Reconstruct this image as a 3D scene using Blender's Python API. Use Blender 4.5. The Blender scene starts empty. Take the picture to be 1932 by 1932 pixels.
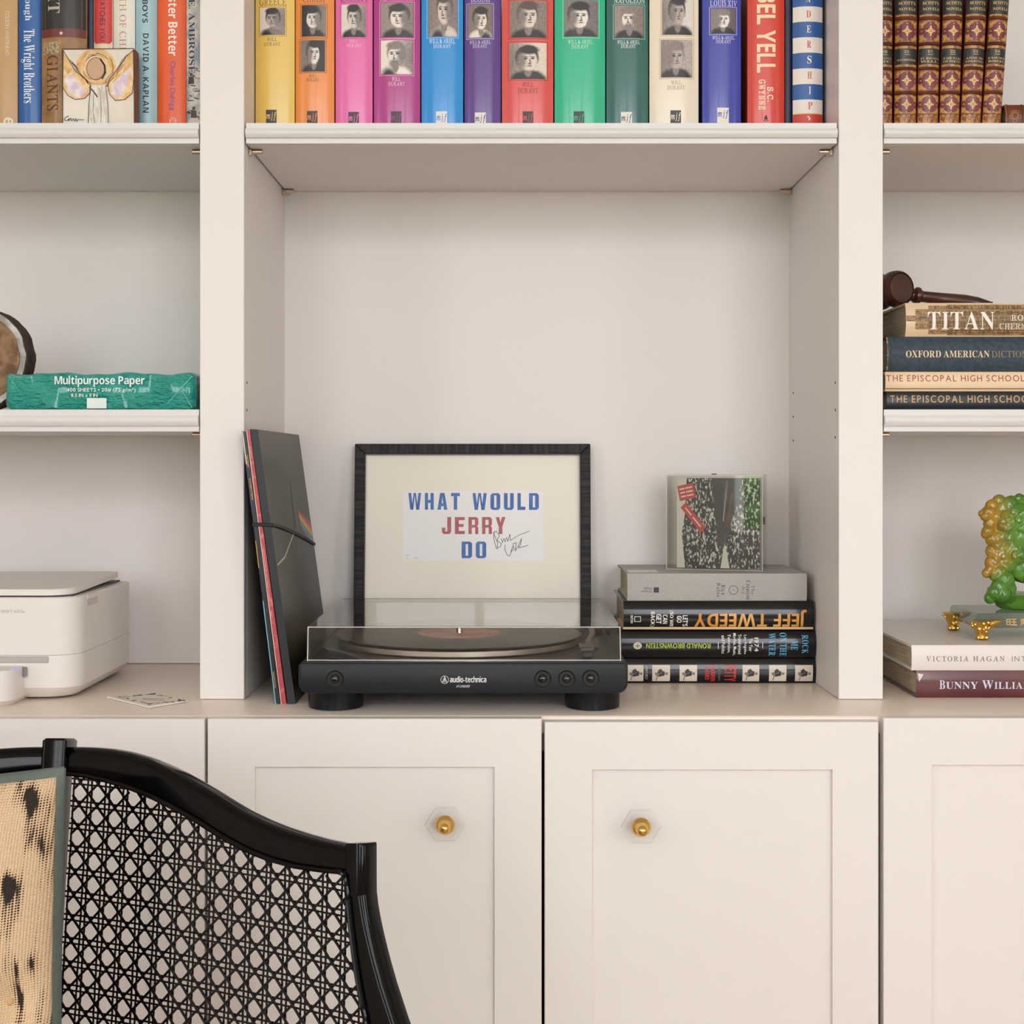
import bpy, bmesh, math, random
from mathutils import Vector, Matrix
from mathutils.geometry import tessellate_polygon

S = bpy.context.scene
COL = S.collection
random.seed(7)

# ------------------------------------------------------------------ camera
F, CX, CY, CZ = 2690.0, 964.0, 872.0, 1.075      # focal length (px of 1932), principal point, height
cam = bpy.data.cameras.new('camera')
cam.sensor_width = 36.0
cam.lens = F / 1932 * 36.0
cam.shift_x = (966 - CX) / 1932
cam.shift_y = -(966 - CY) / 1932
cam.clip_start = 0.05
camo = bpy.data.objects.new('camera', cam)
camo.location = (0, 0, CZ)
camo.rotation_euler = (math.pi / 2, 0, 0)
COL.objects.link(camo)
S.camera = camo

# ------------------------------------------------------------------ light
SKY = 8.1
w = bpy.data.worlds.new('sky')
S.world = w
w.use_nodes = True
bg = w.node_tree.nodes['Background']
bg.inputs[0].default_value = (0.965, 0.985, 1.035, 1)
bg.inputs[1].default_value = SKY
# window openings of the room: (wall, centre along wall, width, z0, z1)
RX0, RX1, RY0, RY1, RH = -2.2, 2.4, -2.3, 1.965, 2.7
WINDOWS = [('left', -1.0, 0.85, 0.75, 2.35), ('right', -1.0, 0.65, 0.75, 2.35), ('front', -1.11, 0.82, 0.72, 2.6), ('front', -0.14, 1.02, 2.02, 2.6), ('front', 1.08, 1.3, 0.72, 2.6)]  # the high middle front opening is added to bring more frontal light
for wall, c, wd, z0, z1 in WINDOWS:
    L = bpy.data.lights.new('window_portal', 'AREA')
    L.shape = 'RECTANGLE'
    L.size = wd
    L.size_y = z1 - z0
    L.cycles.is_portal = True
    lo = bpy.data.objects.new('window_portal', L)
    zc = (z0 + z1) / 2
    if wall == 'left':
        lo.location = (RX0 - 0.06, c, zc); lo.rotation_euler = (math.pi / 2, 0, -math.pi / 2)
    elif wall == 'right':
        lo.location = (RX1 + 0.06, c, zc); lo.rotation_euler = (math.pi / 2, 0, math.pi / 2)
    else:
        lo.location = (c, RY0 - 0.06, zc); lo.rotation_euler = (math.pi / 2, 0, 0)
    COL.objects.link(lo)
S.view_settings.view_transform = 'Standard'
S.view_settings.look = 'None'
S.view_settings.gamma = 1.0
S.view_settings.use_curve_mapping = False
S.view_settings.exposure = 0.0
S.cycles.max_bounces = 9
S.cycles.diffuse_bounces = 4
S.cycles.glossy_bounces = 5
S.cycles.transmission_bounces = 6
S.cycles.adaptive_threshold = 0.04
S.cycles.transparent_max_bounces = 24
S.cycles.caustics_reflective = False
S.cycles.caustics_refractive = False
S.cycles.sample_clamp_indirect = 6.0


# ------------------------------------------------------------------ helpers
def P(px, py, Y):
    return Vector(((px - CX) * Y / F, Y, CZ - (py - CY) * Y / F))


def PX(px, Y):
    return (px - CX) * Y / F


def PZ(py, Y):
    return CZ - (py - CY) * Y / F


def lin(c):
    c = c / 255.0
    return c / 12.92 if c <= 0.04045 else ((c + 0.055) / 1.055) ** 2.4


def rgb(h):
    h = h.lstrip('#')
    return (lin(int(h[0:2], 16)), lin(int(h[2:4], 16)), lin(int(h[4:6], 16)), 1.0)


MATS = {}


def M(hexc, rough=0.5, metal=0.0, coat=0.0, spec=0.5, noise=None, bump=None, trans=0.0, sss=0.0, name=None, aniso=0.0):
    """Procedural principled material. noise=(hex2, scale, lo, hi[, stretch]); bump=(scale, strength[, stretch])"""
    key = (hexc, rough, metal, coat, spec, noise, bump, trans, sss, aniso)
    if key in MATS:
        return MATS[key]
    m = bpy.data.materials.new(name or 'mat_' + hexc.lstrip('#'))
    m.use_nodes = True
    nt = m.node_tree
    b = nt.nodes['Principled BSDF']
    b.inputs['Base Color'].default_value = rgb(hexc)
    b.inputs['Roughness'].default_value = rough
    b.inputs['Metallic'].default_value = metal
    b.inputs['Coat Weight'].default_value = coat
    b.inputs['Coat Roughness'].default_value = 0.08
    b.inputs['Specular IOR Level'].default_value = spec
    b.inputs['Transmission Weight'].default_value = trans
    b.inputs['Anisotropic'].default_value = aniso
    if sss:
        b.inputs['Subsurface Weight'].default_value = sss
        b.inputs['Subsurface Scale'].default_value = 0.02
    if noise or bump:
        tc = nt.nodes.new('ShaderNodeTexCoord')

    def tex(scale, stretch, detail=4):
        mp = nt.nodes.new('ShaderNodeMapping')
        mp.inputs['Scale'].default_value = stretch or (1, 1, 1)
        nt.links.new(tc.outputs['Object'], mp.inputs[0])
        n = nt.nodes.new('ShaderNodeTexNoise')
        n.inputs['Scale'].default_value = scale
        n.inputs['Detail'].default_value = detail
        nt.links.new(mp.outputs[0], n.inputs['Vector'])
        return n
    if noise:
        n = tex(noise[1], noise[4] if len(noise) > 4 else None)
        r = nt.nodes.new('ShaderNodeValToRGB')
        r.color_ramp.elements[0].position = noise[2]
        r.color_ramp.elements[1].position = noise[3]
        r.color_ramp.elements[0].color = rgb(hexc)
        r.color_ramp.elements[1].color = rgb(noise[0])
        nt.links.new(n.outputs['Fac'], r.inputs[0])
        nt.links.new(r.outputs[0], b.inputs['Base Color'])
    if bump:
        n = tex(bump[0], bump[2] if len(bump) > 2 else None)
        bp = nt.nodes.new('ShaderNodeBump')
        bp.inputs['Strength'].default_value = bump[1]
        bp.inputs['Distance'].default_value = 0.002
        nt.links.new(n.outputs['Fac'], bp.inputs['Height'])
        nt.links.new(bp.outputs[0], b.inputs['Normal'])
    MATS[key] = m
    return m


def clear_mat(name, tint='#f4f4f2', f0=0.04, rough=0.02):
    """Thin clear acrylic / glass sheet: straight transmission plus Fresnel reflection."""
    m = bpy.data.materials.new(name)
    m.use_nodes = True
    nt = m.node_tree
    nt.nodes.clear()
    out = nt.nodes.new('ShaderNodeOutputMaterial')
    mix = nt.nodes.new('ShaderNodeMixShader')
    tr = nt.nodes.new('ShaderNodeBsdfTransparent')
    tr.inputs[0].default_value = rgb(tint)
    gl = nt.nodes.new('ShaderNodeBsdfGlossy')
    gl.inputs['Roughness'].default_value = rough
    g = nt.nodes.new('ShaderNodeNewGeometry')
    d = nt.nodes.new('ShaderNodeVectorMath'); d.operation = 'DOT_PRODUCT'
    nt.links.new(g.outputs['Normal'], d.inputs[0]); nt.links.new(g.outputs['Incoming'], d.inputs[1])

    def ma(op, a, b):
        n = nt.nodes.new('ShaderNodeMath'); n.operation = op
        for i, v in ((0, a), (1, b)):
            if v is None:
                continue
            if isinstance(v, (int, float)):
                n.inputs[i].default_value = v
            else:
                nt.links.new(v, n.inputs[i])
        return n.outputs[0]
    c = ma('ABSOLUTE', d.outputs['Value'], None)
    k = ma('POWER', ma('SUBTRACT', 1.0, c), 5.0)
    fr = ma('ADD', ma('MULTIPLY', k, 1 - f0), f0)
    nt.links.new(fr, mix.inputs[0])
    nt.links.new(tr.outputs[0], mix.inputs[1])
    nt.links.new(gl.outputs[0], mix.inputs[2])
    nt.links.new(mix.outputs[0], out.inputs[0])
    return m


WM = {}


def thing(name, label, cat, loc=(0, 0, 0), group=None, kind=None):
    o = bpy.data.objects.new(name, None)
    o.empty_display_size = 0.05
    o.location = loc
    COL.objects.link(o)
    WM[o] = Matrix.Translation(Vector(loc))
    tag(o, label, cat, group, kind)
    return o


def tag(o, label=None, cat=None, group=None, kind=None):
    for k, v in (('label', label), ('category', cat), ('group', group), ('kind', kind)):
        if v:
            o[k] = v
    return o


def mesh_of(bm, mats, smooth=False, angle=None):
    bmesh.ops.recalc_face_normals(bm, faces=bm.faces)
    me = bpy.data.meshes.new('mesh')
    bm.to_mesh(me)
    bm.free()
    for m in (mats if isinstance(mats, (list, tuple)) else [mats]):
        me.materials.append(m)
    if smooth:
        for p in me.polygons:
            p.use_smooth = True
        me.set_sharp_from_angle(angle=math.radians(angle or 40))
    return me


def obj(name, bm, mats, parent=None, smooth=False, label=None, kind=None, loc=None, angle=None):
    """bm is in world coordinates; parts are stored in their thing's frame."""
    me = mesh_of(bm, mats, smooth, angle)
    o = bpy.data.objects.new(name, me)
    COL.objects.link(o)
    if parent:
        o.parent = parent
        W = WM[parent]
        me.transform(W.inverted())
        WM[o] = W
    else:
        L = Vector(loc) if loc is not None else Vector((0, 0, 0))
        me.transform(Matrix.Translation(-L))
        o.location = L
        WM[o] = Matrix.Translation(L)
    tag(o, label=label, kind=kind)
    return o


def B():
    return bmesh.new()


def box(bm, x0, x1, y0, y1, z0, z1, bev=0.0, seg=2):
    b2 = bmesh.new()
    vs = [b2.verts.new((x, y, z)) for x in (x0, x1) for y in (y0, y1) for z in (z0, z1)]
    for f in ((0, 1, 3, 2), (4, 6, 7, 5), (0, 4, 5, 1), (2, 3, 7, 6), (0, 2, 6, 4), (1, 5, 7, 3)):
        b2.faces.new([vs[i] for i in f])
    bmesh.ops.recalc_face_normals(b2, faces=b2.faces)
    if bev:
        bmesh.ops.bevel(b2, geom=list(b2.edges), offset=bev, segments=seg, profile=0.5, affect='EDGES', clamp_overlap=True)
    join(bm, b2)
    return bm


def join(bm, b2, mat=None):
    vm = {}
    for v in b2.verts:
        vm[v] = bm.verts.new(v.co)
    for f in b2.faces:
        try:
            nf = bm.faces.new([vm[v] for v in f.verts])
            nf.material_index = f.material_index if mat is None else mat
            nf.smooth = f.smooth
        except ValueError:
            pass
    b2.free()


def loft(bm, loops, closed=True, caps=True):
    rows = [[bm.verts.new(p) for p in lp] for lp in loops]
    n = len(rows[0])
    for a, b in zip(rows[:-1], rows[1:]):
        for i in range(n if closed else n - 1):
            j = (i + 1) % n
            bm.faces.new((a[i], a[j], b[j], b[i]))
    if caps and closed:
        bm.faces.new(rows[0][::-1])
        bm.faces.new(rows[-1])
    return rows


def frame_of(axis):
    ax = Vector(axis).normalized()
    up = Vector((0, 0, 1)) if abs(ax.z) < 0.9 else Vector((1, 0, 0))
    e1 = ax.cross(up).normalized()
    e2 = e1.cross(ax).normalized()
    return ax, e1, e2


def lathe(bm, prof, origin, axis=(0, 0, 1), seg=32, caps=True):
    """prof: list of (radius, height along the axis)."""
    ax, e1, e2 = frame_of(axis)
    o = Vector(origin)
    loops = []
    for r, h in prof:
        loops.append([o + ax * h + (e1 * math.cos(t) + e2 * math.sin(t)) * max(r, 1e-5)
                      for t in [2 * math.pi * k / seg for k in range(seg)]])
    loft(bm, loops, True, caps)
    return bm


def cyl(bm, p0, p1, r0, r1=None, seg=20):
    p0, p1 = Vector(p0), Vector(p1)
    return lathe(bm, [(r0, 0), (r1 if r1 is not None else r0, (p1 - p0).length)], p0, p1 - p0, seg)


def sweep(bm, pts, r, seg=8, flat=None):
    """tube along pts; flat=(normal, width, thick) makes a ribbon section."""
    pts = [Vector(p) for p in pts]
    loops = []
    for i, p in enumerate(pts):
        t = (pts[min(i + 1, len(pts) - 1)] - pts[max(i - 1, 0)]).normalized()
        if flat:
            n = Vector(flat[0])
            s = t.cross(n).normalized()
            n = s.cross(t).normalized()
            a, b = flat[1] / 2, flat[2] / 2
            loops.append([p + s * a * .8 + n * b, p + s * a, p + s * a * .8 - n * b, p - s * a * .8 - n * b, p - s * a, p - s * a * .8 + n * b])
        else:
            _, e1, e2 = frame_of(t)
            rr = r[i] if isinstance(r, (list, tuple)) else r
            loops.append([p + (e1 * math.cos(q) + e2 * math.sin(q)) * rr for q in [2 * math.pi * k / seg for k in range(seg)]])
    loft(bm, loops)
    return bm


def sphere(bm, c, r, sub=2, scale=(1, 1, 1)):
    mt = Matrix.Translation(Vector(c)) @ Matrix.Diagonal((scale[0], scale[1], scale[2], 1))
    bmesh.ops.create_icosphere(bm, subdivisions=sub, radius=r, matrix=mt)
    return bm


def rrect(x0, x1, y0, y1, r, seg=6):
    """rounded rectangle loop (2D)."""
    pts = []
    rs = r if isinstance(r, (list, tuple)) else (r, r, r, r)
    cs = ((x1, y0, -90, rs[0]), (x1, y1, 0, rs[1]), (x0, y1, 90, rs[2]), (x0, y0, 180, rs[3]))
    for cx, cy, a0, rr in cs:
        ox = cx - rr if cx == x1 else cx + rr
        oy = cy - rr if cy == y1 else cy + rr
        for k in range(seg + 1):
            a = math.radians(a0 + 90 * k / seg)
            pts.append((ox + rr * math.cos(a), oy + rr * math.sin(a)))
    return pts


def interp(tab, x):
    if x <= tab[0][0]:
        a, b = tab[0], tab[1]
    elif x >= tab[-1][0]:
        a, b = tab[-2], tab[-1]
    else:
        for a, b in zip(tab[:-1], tab[1:]):
            if a[0] <= x <= b[0]:
                break
    return a[1] + (b[1] - a[1]) * (x - a[0]) / (b[0] - a[0])


# ---- lettering: glyph shapes come from the built-in font and its Unicode fallback
def uni(s, up, lo, dg=None):
    r = ''
    for ch in s:
        if 'A' <= ch <= 'Z':
            r += chr(up + ord(ch) - 65)
        elif 'a' <= ch <= 'z':
            c = lo + ord(ch) - 97
            r += chr(0x210E if c == 0x1D455 else c)
        elif dg and ch in '0123456789':
            r += chr(dg + int(ch))
        else:
            r += ch
    return r


STYLES = {
    'sans': lambda s: s,
    'sansb': lambda s: uni(s, 0x1D5D4, 0x1D5EE, 0x1D7EC),
    'serifb': lambda s: uni(s, 0x1D400, 0x1D41A, 0x1D7CE),
    'serif': lambda s: uni(s, 0x1D434, 0x1D44E),
    'italic': lambda s: uni(s, 0x1D434, 0x1D44E),
    'script': lambda s: uni(s, 0x1D4D0, 0x1D4EA),
    'mono': lambda s: uni(s, 0x1D670, 0x1D68A, 0x1D7F6),
}


GLYPHS = {}
OFFS = {'serif': .006, 'serifb': -.003, 'sansb': 0.0, 'mono': .02, 'italic': .02}


def glyph_mesh(style, offset, ch):
    """outline of one character, converted once per style."""
    offset = OFFS.get(style, offset)
    key = (style, round(offset, 4), ch)
    if key in GLYPHS:
        return GLYPHS[key]
    c = bpy.data.curves.new('t', 'FONT')
    c.body = STYLES[style](ch)
    c.resolution_u = 3
    c.offset = offset
    o = bpy.data.objects.new('t', c)
    me = bpy.data.meshes.new_from_object(o)
    bpy.data.objects.remove(o)
    bpy.data.curves.remove(c)
    vs = [(v.co.x - (v.co.y * .29 if style == 'serif' else 0), v.co.y) for v in me.vertices]
    GLYPHS[key] = (vs, [list(p.vertices) for p in me.polygons])
    bpy.data.meshes.remove(me)
    return GLYPHS[key]


def text_mesh(body, style='sans', offset=0.0, space=1.0):
    b = bmesh.new()
    x = 0.0
    for ch in body:
        vs, fs = glyph_mesh(style, offset, ch) if ch != ' ' else ([], [])
        if not vs:
            x += .26 * space
            continue
        x0, x1 = min(v[0] for v in vs), max(v[0] for v in vs)
        sb = .035 + max(0.0, offset)
        nv = [b.verts.new((x + sb + v[0] - x0, v[1], 0)) for v in vs]
        for f in fs:
            try:
                b.faces.new([nv[k] for k in f])
            except ValueError:
                pass
        x += (x1 - x0 + 2 * sb) + .5 * (space - 1.0)
    return b


class Print:
    """flat print in 2D (photo px or any u,v), wrapped on a surface by surf(u, v, height above it)."""

    def __init__(self, surf, base=0.00015):
        self.surf = surf
        self.bm = bmesh.new()
        self.mats = []
        self.h = base
        self.texts = []

    def mi(self, m):
        if m not in self.mats:
            self.mats.append(m)
        return self.mats.index(m)

    def lift(self, d=0.00012):
        self.h += d

    def poly(self, pts, m):
        k = self.mi(m)
        vs = [self.bm.verts.new((x, y, self.h)) for x, y in pts]
        tris = [range(len(vs))] if len(vs) <= 4 else tessellate_polygon([[Vector((x, y, 0)) for x, y in pts]])
        for t in tris:
            try:
                f = self.bm.faces.new([vs[q] for q in t])
                f.material_index = k
            except ValueError:
                pass

    def rect(self, x0, y0, x1, y1, m):
        self.poly([(x0, y0), (x1, y0), (x1, y1), (x0, y1)], m)

    def frame(self, x0, y0, x1, y1, t, m):
        self.rect(x0, y0, x1, y0 + t, m); self.rect(x0, y1 - t, x1, y1, m)
        self.rect(x0, y0 + t, x0 + t, y1 - t, m); self.rect(x1 - t, y0 + t, x1, y1 - t, m)

    def ell(self, cx, cy, rx, ry, m, n=20, rot=0.0):
        c, s = math.cos(rot), math.sin(rot)
        self.poly([(cx + rx * math.cos(a) * c - ry * math.sin(a) * s, cy + rx * math.cos(a) * s + ry * math.sin(a) * c)
                   for a in [2 * math.pi * k / n for k in range(n)]], m)

    def stroke(self, pts, wd, m):
        for i in range(len(pts) - 1):
            (x0, y0), (x1, y1) = pts[i], pts[i + 1]
            d = math.hypot(x1 - x0, y1 - y0) or 1
            nx, ny = -(y1 - y0) / d * wd / 2, (x1 - x0) / d * wd / 2
            ex, ey = (x1 - x0) / d * wd * .25, (y1 - y0) / d * wd * .25
            self.poly([(x0 - ex + nx, y0 - ey + ny), (x1 + ex + nx, y1 + ey + ny), (x1 + ex - nx, y1 + ey - ny), (x0 - ex - nx, y0 - ey - ny)], m)

    def ring(self, cx, cy, r, wd, m, n=24):
        pts = [(cx + r * math.cos(2 * math.pi * k / n), cy + r * math.sin(2 * math.pi * k / n)) for k in range(n + 1)]
        self.stroke(pts, wd, m)

    def text(self, body, bx, m, style='sans', rot=0, offset=0.0, space=1.0):
        """bx = (x0, y0, x1, y1) with y down; rot in degrees clockwise (90 reads downwards)."""
        b = text_mesh(body, style, offset, space)
        if not b.verts:
            b.free(); return
        a = math.radians(-rot)
        for v in b.verts:
            x, y = v.co.x, v.co.y
            v.co.x, v.co.y = x * math.cos(a) - y * math.sin(a), x * math.sin(a) + y * math.cos(a)
        xs = [v.co.x for v in b.verts]; ys = [v.co.y for v in b.verts]
        ax, bx_ = min(xs), max(xs); ay, by = min(ys), max(ys)
        for v in b.verts:
            v.co = ((bx[0] + (v.co.x - ax) / (bx_ - ax or 1) * (bx[2] - bx[0])),
                    (bx[3] - (v.co.y - ay) / (by - ay or 1) * (bx[3] - bx[1])), self.h)
        self.texts.append((b, m))

    def done(self, name, parent, cuts=None, label=None):
        """cuts = ('x' or 'y', start, stop, step): slice so that the print follows a curved surface."""
        for tb, tm in self.texts:
            self.emit(tb, [tm], 'lettering', parent, cuts)
        if self.bm.faces:
            return self.emit(self.bm, self.mats, 'printed_mark' if name == 'lettering' else name, parent, cuts, label)

    def emit(self, bm, mats, name, parent, cuts=None, label=None):
        bmesh.ops.triangulate(bm, faces=bm.faces)
        if cuts:
            ax, a, b, st = cuts
            t = a
            while t <= b:
                co = (t, 0, 0) if ax == 'x' else (0, t, 0)
                no = (1, 0, 0) if ax == 'x' else (0, 1, 0)
                bmesh.ops.bisect_plane(bm, geom=list(bm.verts) + list(bm.edges) + list(bm.faces), plane_co=co, plane_no=no)
                t += st
        for v in bm.verts:
            v.co = self.surf(v.co.x, v.co.y, v.co.z)
        return obj(name, bm, mats, parent, label=label)


def flat(Y):
    return lambda x, y, h: P(x, y, Y) + Vector((0, -h, 0))


def quad_surf(p00, p10, p01):
    """u,v in 0..1 on the parallelogram p00 + u*(p10-p00) + v*(p01-p00)."""
    p00, p10, p01 = Vector(p00), Vector(p10), Vector(p01)
    n = (p10 - p00).cross(p01 - p00).normalized()
    if n.y > 0:
        n = -n
    return lambda u, v, h: p00 + (p10 - p00) * u + (p01 - p00) * v + n * h


# ------------------------------------------------------------------ materials of the place
PAINT = M('#eee7e2', rough=0.45, spec=0.4, bump=(220, 0.02), name='cream_paint')
PAINT_IN = M('#eee7e2', rough=0.5, spec=0.4, bump=(220, 0.02), name='cream_paint_inside')
WHITE_PAINT = M('#e2deda', rough=0.35, spec=0.5, name='shelf_paint')
TOP_PAINT = M('#f2e3d4', rough=0.28, spec=0.5, bump=(160, 0.02), name='worktop_paint')
NICKEL = M('#d6c4ae', rough=0.2, metal=1.0, name='brushed_nickel')
BRASS = M('#e6bd6e', rough=0.12, metal=1.0, name='polished_brass')
DARKGAP = M('#15130f', rough=0.9, name='dark_gap')
PAGES = M('#d9c9ae', rough=0.9, noise=('#b7a587', 900, 0.35, 0.65, (0.02, 1, 1)), name='pages')
PAGES_Z = M('#cfc0a4', rough=0.9, noise=('#a8987c', 900, 0.35, 0.65, (0.02, 0.02, 1)), name='pages_lying')
BLACK = M('#111214', rough=0.4, name='ink_black')
WHITE = M('#f1ece4', rough=0.5, name='ink_white')

# ------------------------------------------------------------------ room shell
YS = 1.650        # front plane of the bookcase stiles
YB = 1.946        # back panel of the bookcase
ZT = 0.800        # worktop height
YC = 1.5465       # worktop front edge
YD = 1.530        # door faces
WALLM = M('#e8e2da', rough=0.8, name='wall_paint')


def struct(name, bm, m, parent=None):
    o = obj(name, bm, m, parent)
    if not parent:
        o['kind'] = 'structure'
    return o


b = B(); box(b, RX0 - .1, RX1 + .1, RY0 - .1, RY1 + .12, -0.05, 0); fl = struct('floor', b, M('#cfbba6', rough=0.45, noise=('#b9a38d', 4, 0.3, 0.7, (1, 9, 1)), name='oak_floor'))
b = B(); box(b, RX0 - .1, RX1 + .1, RY0 - .1, RY1 + .12, RH, RH + .05); struct('ceiling', b, M('#efeae2', rough=0.9, name='ceiling_paint'))
b = B(); box(b, RX0 - .1, RX1 + .1, RY1, RY1 + .12, 0, RH); struct('wall_back', b, WALLM)


def wall_with_windows(name, a0, a1, wins, place):
    b = B()
    s = a0
    for c, wd, z0, z1 in sorted(wins):
        box(b, *place(s, c - wd / 2), 0, RH)
        box(b, *place(c - wd / 2, c + wd / 2), 0, z0)
        box(b, *place(c - wd / 2, c + wd / 2), z1, RH)
        s = c + wd / 2
    box(b, *place(s, a1), 0, RH)
    return struct(name, b, WALLM)


PL = {'left': lambda s0, s1: (RX0 - .1, RX0, s0, s1), 'right': lambda s0, s1: (RX1, RX1 + .1, s0, s1), 'front': lambda s0, s1: (s0, s1, RY0 - .1, RY0)}
for wall in PL:
    a0, a1 = (RY0 - .1, RY1 + .12) if wall != 'front' else (RX0, RX1)
    wall_with_windows('wall_' + wall, a0, a1, [w_[1:] for w_ in WINDOWS if w_[0] == wall], PL[wall])
for i, (wall, c, wd, z0, z1) in enumerate(WINDOWS):
    b = B()
    t = 0.05
    for s0, s1, q0, q1 in ((c - wd / 2, c - wd / 2 + t, z0, z1), (c + wd / 2 - t, c + wd / 2, z0, z1), (c - wd / 2 + t, c + wd / 2 - t, z0, z0 + t), (c - wd / 2 + t, c + wd / 2 - t, z1 - t, z1), (c - .02, c + .02, z0 + t, z1 - t)):
        box(b, *PL[wall](s0, s1), q0, q1)
    struct('window_%d' % (i + 1), b, M('#f2efe9', rough=0.4, name='window_white'))
b = B(); box(b, -16, 16, -18, RY0 - .4, -0.5, -0.35)
struct('lawn', b, M('#79836a', rough=0.9, noise=('#959c84', 3, 0.35, 0.65), name='grass'))
b = B()
hr_ = random.Random(1)
NG, MG = 60, 12
gr = [[b.verts.new((-7 + 6.4 * i / NG, -7.5 + hr_.uniform(-.25, .25) + .5 * math.sin(i * .7), -.36 + 1.5 * j / MG + (hr_.uniform(-.25, .35) if j == MG else 0))) for j in range(MG + 1)] for i in range(NG + 1)]
for i in range(NG):
    for j in range(MG):
        b.faces.new((gr[i][j], gr[i + 1][j], gr[i + 1][j + 1], gr[i][j + 1]))
gb = [[b.verts.new((-7 + 6.4 * i / NG, -8.3, z)) for z in (-.36, 1.1)] for i in (0, NG)]
b.faces.new((gb[0][0], gb[1][0], gb[1][1], gb[0][1]))
struct('hedge', b, M('#4f8a3a', rough=0.7, noise=('#9cc56a', 6, 0.35, 0.65), name='hedge_leaves'))

# ------------------------------------------------------------------ built-in bookcase
SX = [PX(377, YS), PX(460.5, YS), PX(1582.5, YS), PX(1666, YS)]   # the two stiles
EXT = 0.70                                                         # width of the outer bays beyond the frame
ZTOP = 2.35
bc = thing('bookcase', 'cream painted built-in bookcase with two wide stiles above the worktop', 'bookcase', ((SX[0] + SX[3]) / 2, YS, ZT))
for k in (0, 2):
    b = B(); box(b, SX[k], SX[k + 1], YS, YS + .02, ZT + .0006, ZTOP, 0.0008, 1); obj('stile', b, PAINT, bc)
    b = B(); box(b, SX[k], SX[k + 1], YS + .02, YB, ZT + .0006, ZTOP); obj('side_panel', b, PAINT_IN, bc)
xl, xr = SX[0] - EXT, SX[3] + EXT
for x0, x1 in ((xl - .05, xl), (xr, xr + .05)):
    b = B(); box(b, x0, x1, YS, YB, ZT + .0006, ZTOP); obj('side_panel', b, PAINT_IN, bc)
for x0, x1 in ((xl, SX[0]), (SX[1], SX[2]), (SX[3], xr)):
    b = B(); box(b, x0, x1, YB, YB + .012, ZT + .0006, ZTOP); obj('back_panel', b, PAINT_IN, bc)
b = B(); box(b, xl - .05, xr + .05, YS - .01, YB, ZTOP, ZTOP + .05); obj('top_panel', b, PAINT, bc)

ZU = (1.4440, 1.4676)     # upper shelves
ZM = (1.1106, 1.1360)     # middle shelves


def pin(x, y, ztop, sgn):
    b = B()
    cyl(b, (x, y, ztop - .0030), (x + sgn * .0155, y, ztop - .0030), .0028, seg=14)
    box(b, min(x, x + sgn * .004), max(x, x + sgn * .004), y - .004, y + .004, ztop - .008, ztop - .0004, .0008, 1)
    obj('shelf_pin', b, NICKEL, bc, smooth=True)


def shelf(x0, x1, zz, label, pins):
    z0, z1 = zz
    c = ((x0 + x1) / 2, YS, z0)
    t = thing('shelf', label, 'shelf', c, 'adjustable shelves of the built-in bookcase')
    b = B(); box(b, x0, x1, YS + .012, YB - .0015, z0, z1, .0006, 1); obj('board', b, PAINT_IN, t)
    # nosing: flat fillet, quarter-round, flat fillet
    prof = [(.0115, z0), (.0, z0), (.0, z0 + .0062)]
    h0, h1 = z0 + .0062, z1 - .0072
    for k in range(9):
        a = k / 8
        prof.append((-.0015 - .0045 * math.sin(math.pi * (0.12 + 0.66 * a)) , h0 + (h1 - h0) * a))
    prof += [(.0, z1 - .0072), (.0, z1), (.0115, z1)]
    b = B(); loft(b, [[(x, YS + .0005 + p[0], p[1]) for p in prof] for x in (x0, x1)]); obj('nosing', b, WHITE_PAINT, t)
    for x, y, s in pins:
        pin(x, y, z0, s)
    return t


shelf(SX[1] + .0022, SX[2] - .0022, ZU, 'wide white upper shelf of the middle bay carrying the bright rainbow-coloured books',
      [(SX[1], 1.682, 1), (SX[1], 1.925, 1), (SX[2], 1.682, -1), (SX[2], 1.925, -1)])
shelf(xl + .0012, SX[0] - .0012, ZU, 'white upper shelf of the left bay with the painted angel block', [(SX[0], 1.682, -1), (SX[0], 1.925, -1)])
shelf(xl + .0012, SX[0] - .0012, ZM, 'white middle shelf of the left bay under the green paper ream', [(SX[0], 1.682, -1), (SX[0], 1.925, -1)])
shelf(SX[3] + .0012, xr - .0012, ZU, 'white upper shelf of the right bay with the leather-bound volumes', [(SX[3], 1.682, 1), (SX[3], 1.925, 1)])
shelf(SX[3] + .0012, xr - .0012, ZM, 'white middle shelf of the right bay under the gavel and book pile', [(SX[3], 1.682, 1), (SX[3], 1.925, 1)])
for sx, sg, pys in ((SX[1], 1, (1.667,)), (SX[2], -1, (1.667, 1.915))):
    for y in pys:
        for z in (1.104, 1.136, 1.168):
            b = B(); cyl(b, (sx, y, z), (sx + sg * .0004, y, z), .0016, seg=8); obj('pin_hole', b, DARKGAP, bc)

# worktop
b = B(); box(b, xl - .05, xr + .05, YC, YB + .012, ZT - .02, ZT, .003, 3)
wt = obj('worktop', b, TOP_PAINT, None, smooth=True, loc=(0, YC, ZT - .02))
tag(wt, 'long cream painted worktop running under all three bays', 'worktop')


# ------------------------------------------------------------------ base cabinets
ZBOT = 0.09
ACRYL = clear_mat('clear_acrylic_hex', '#ffffff', 0.018)


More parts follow.
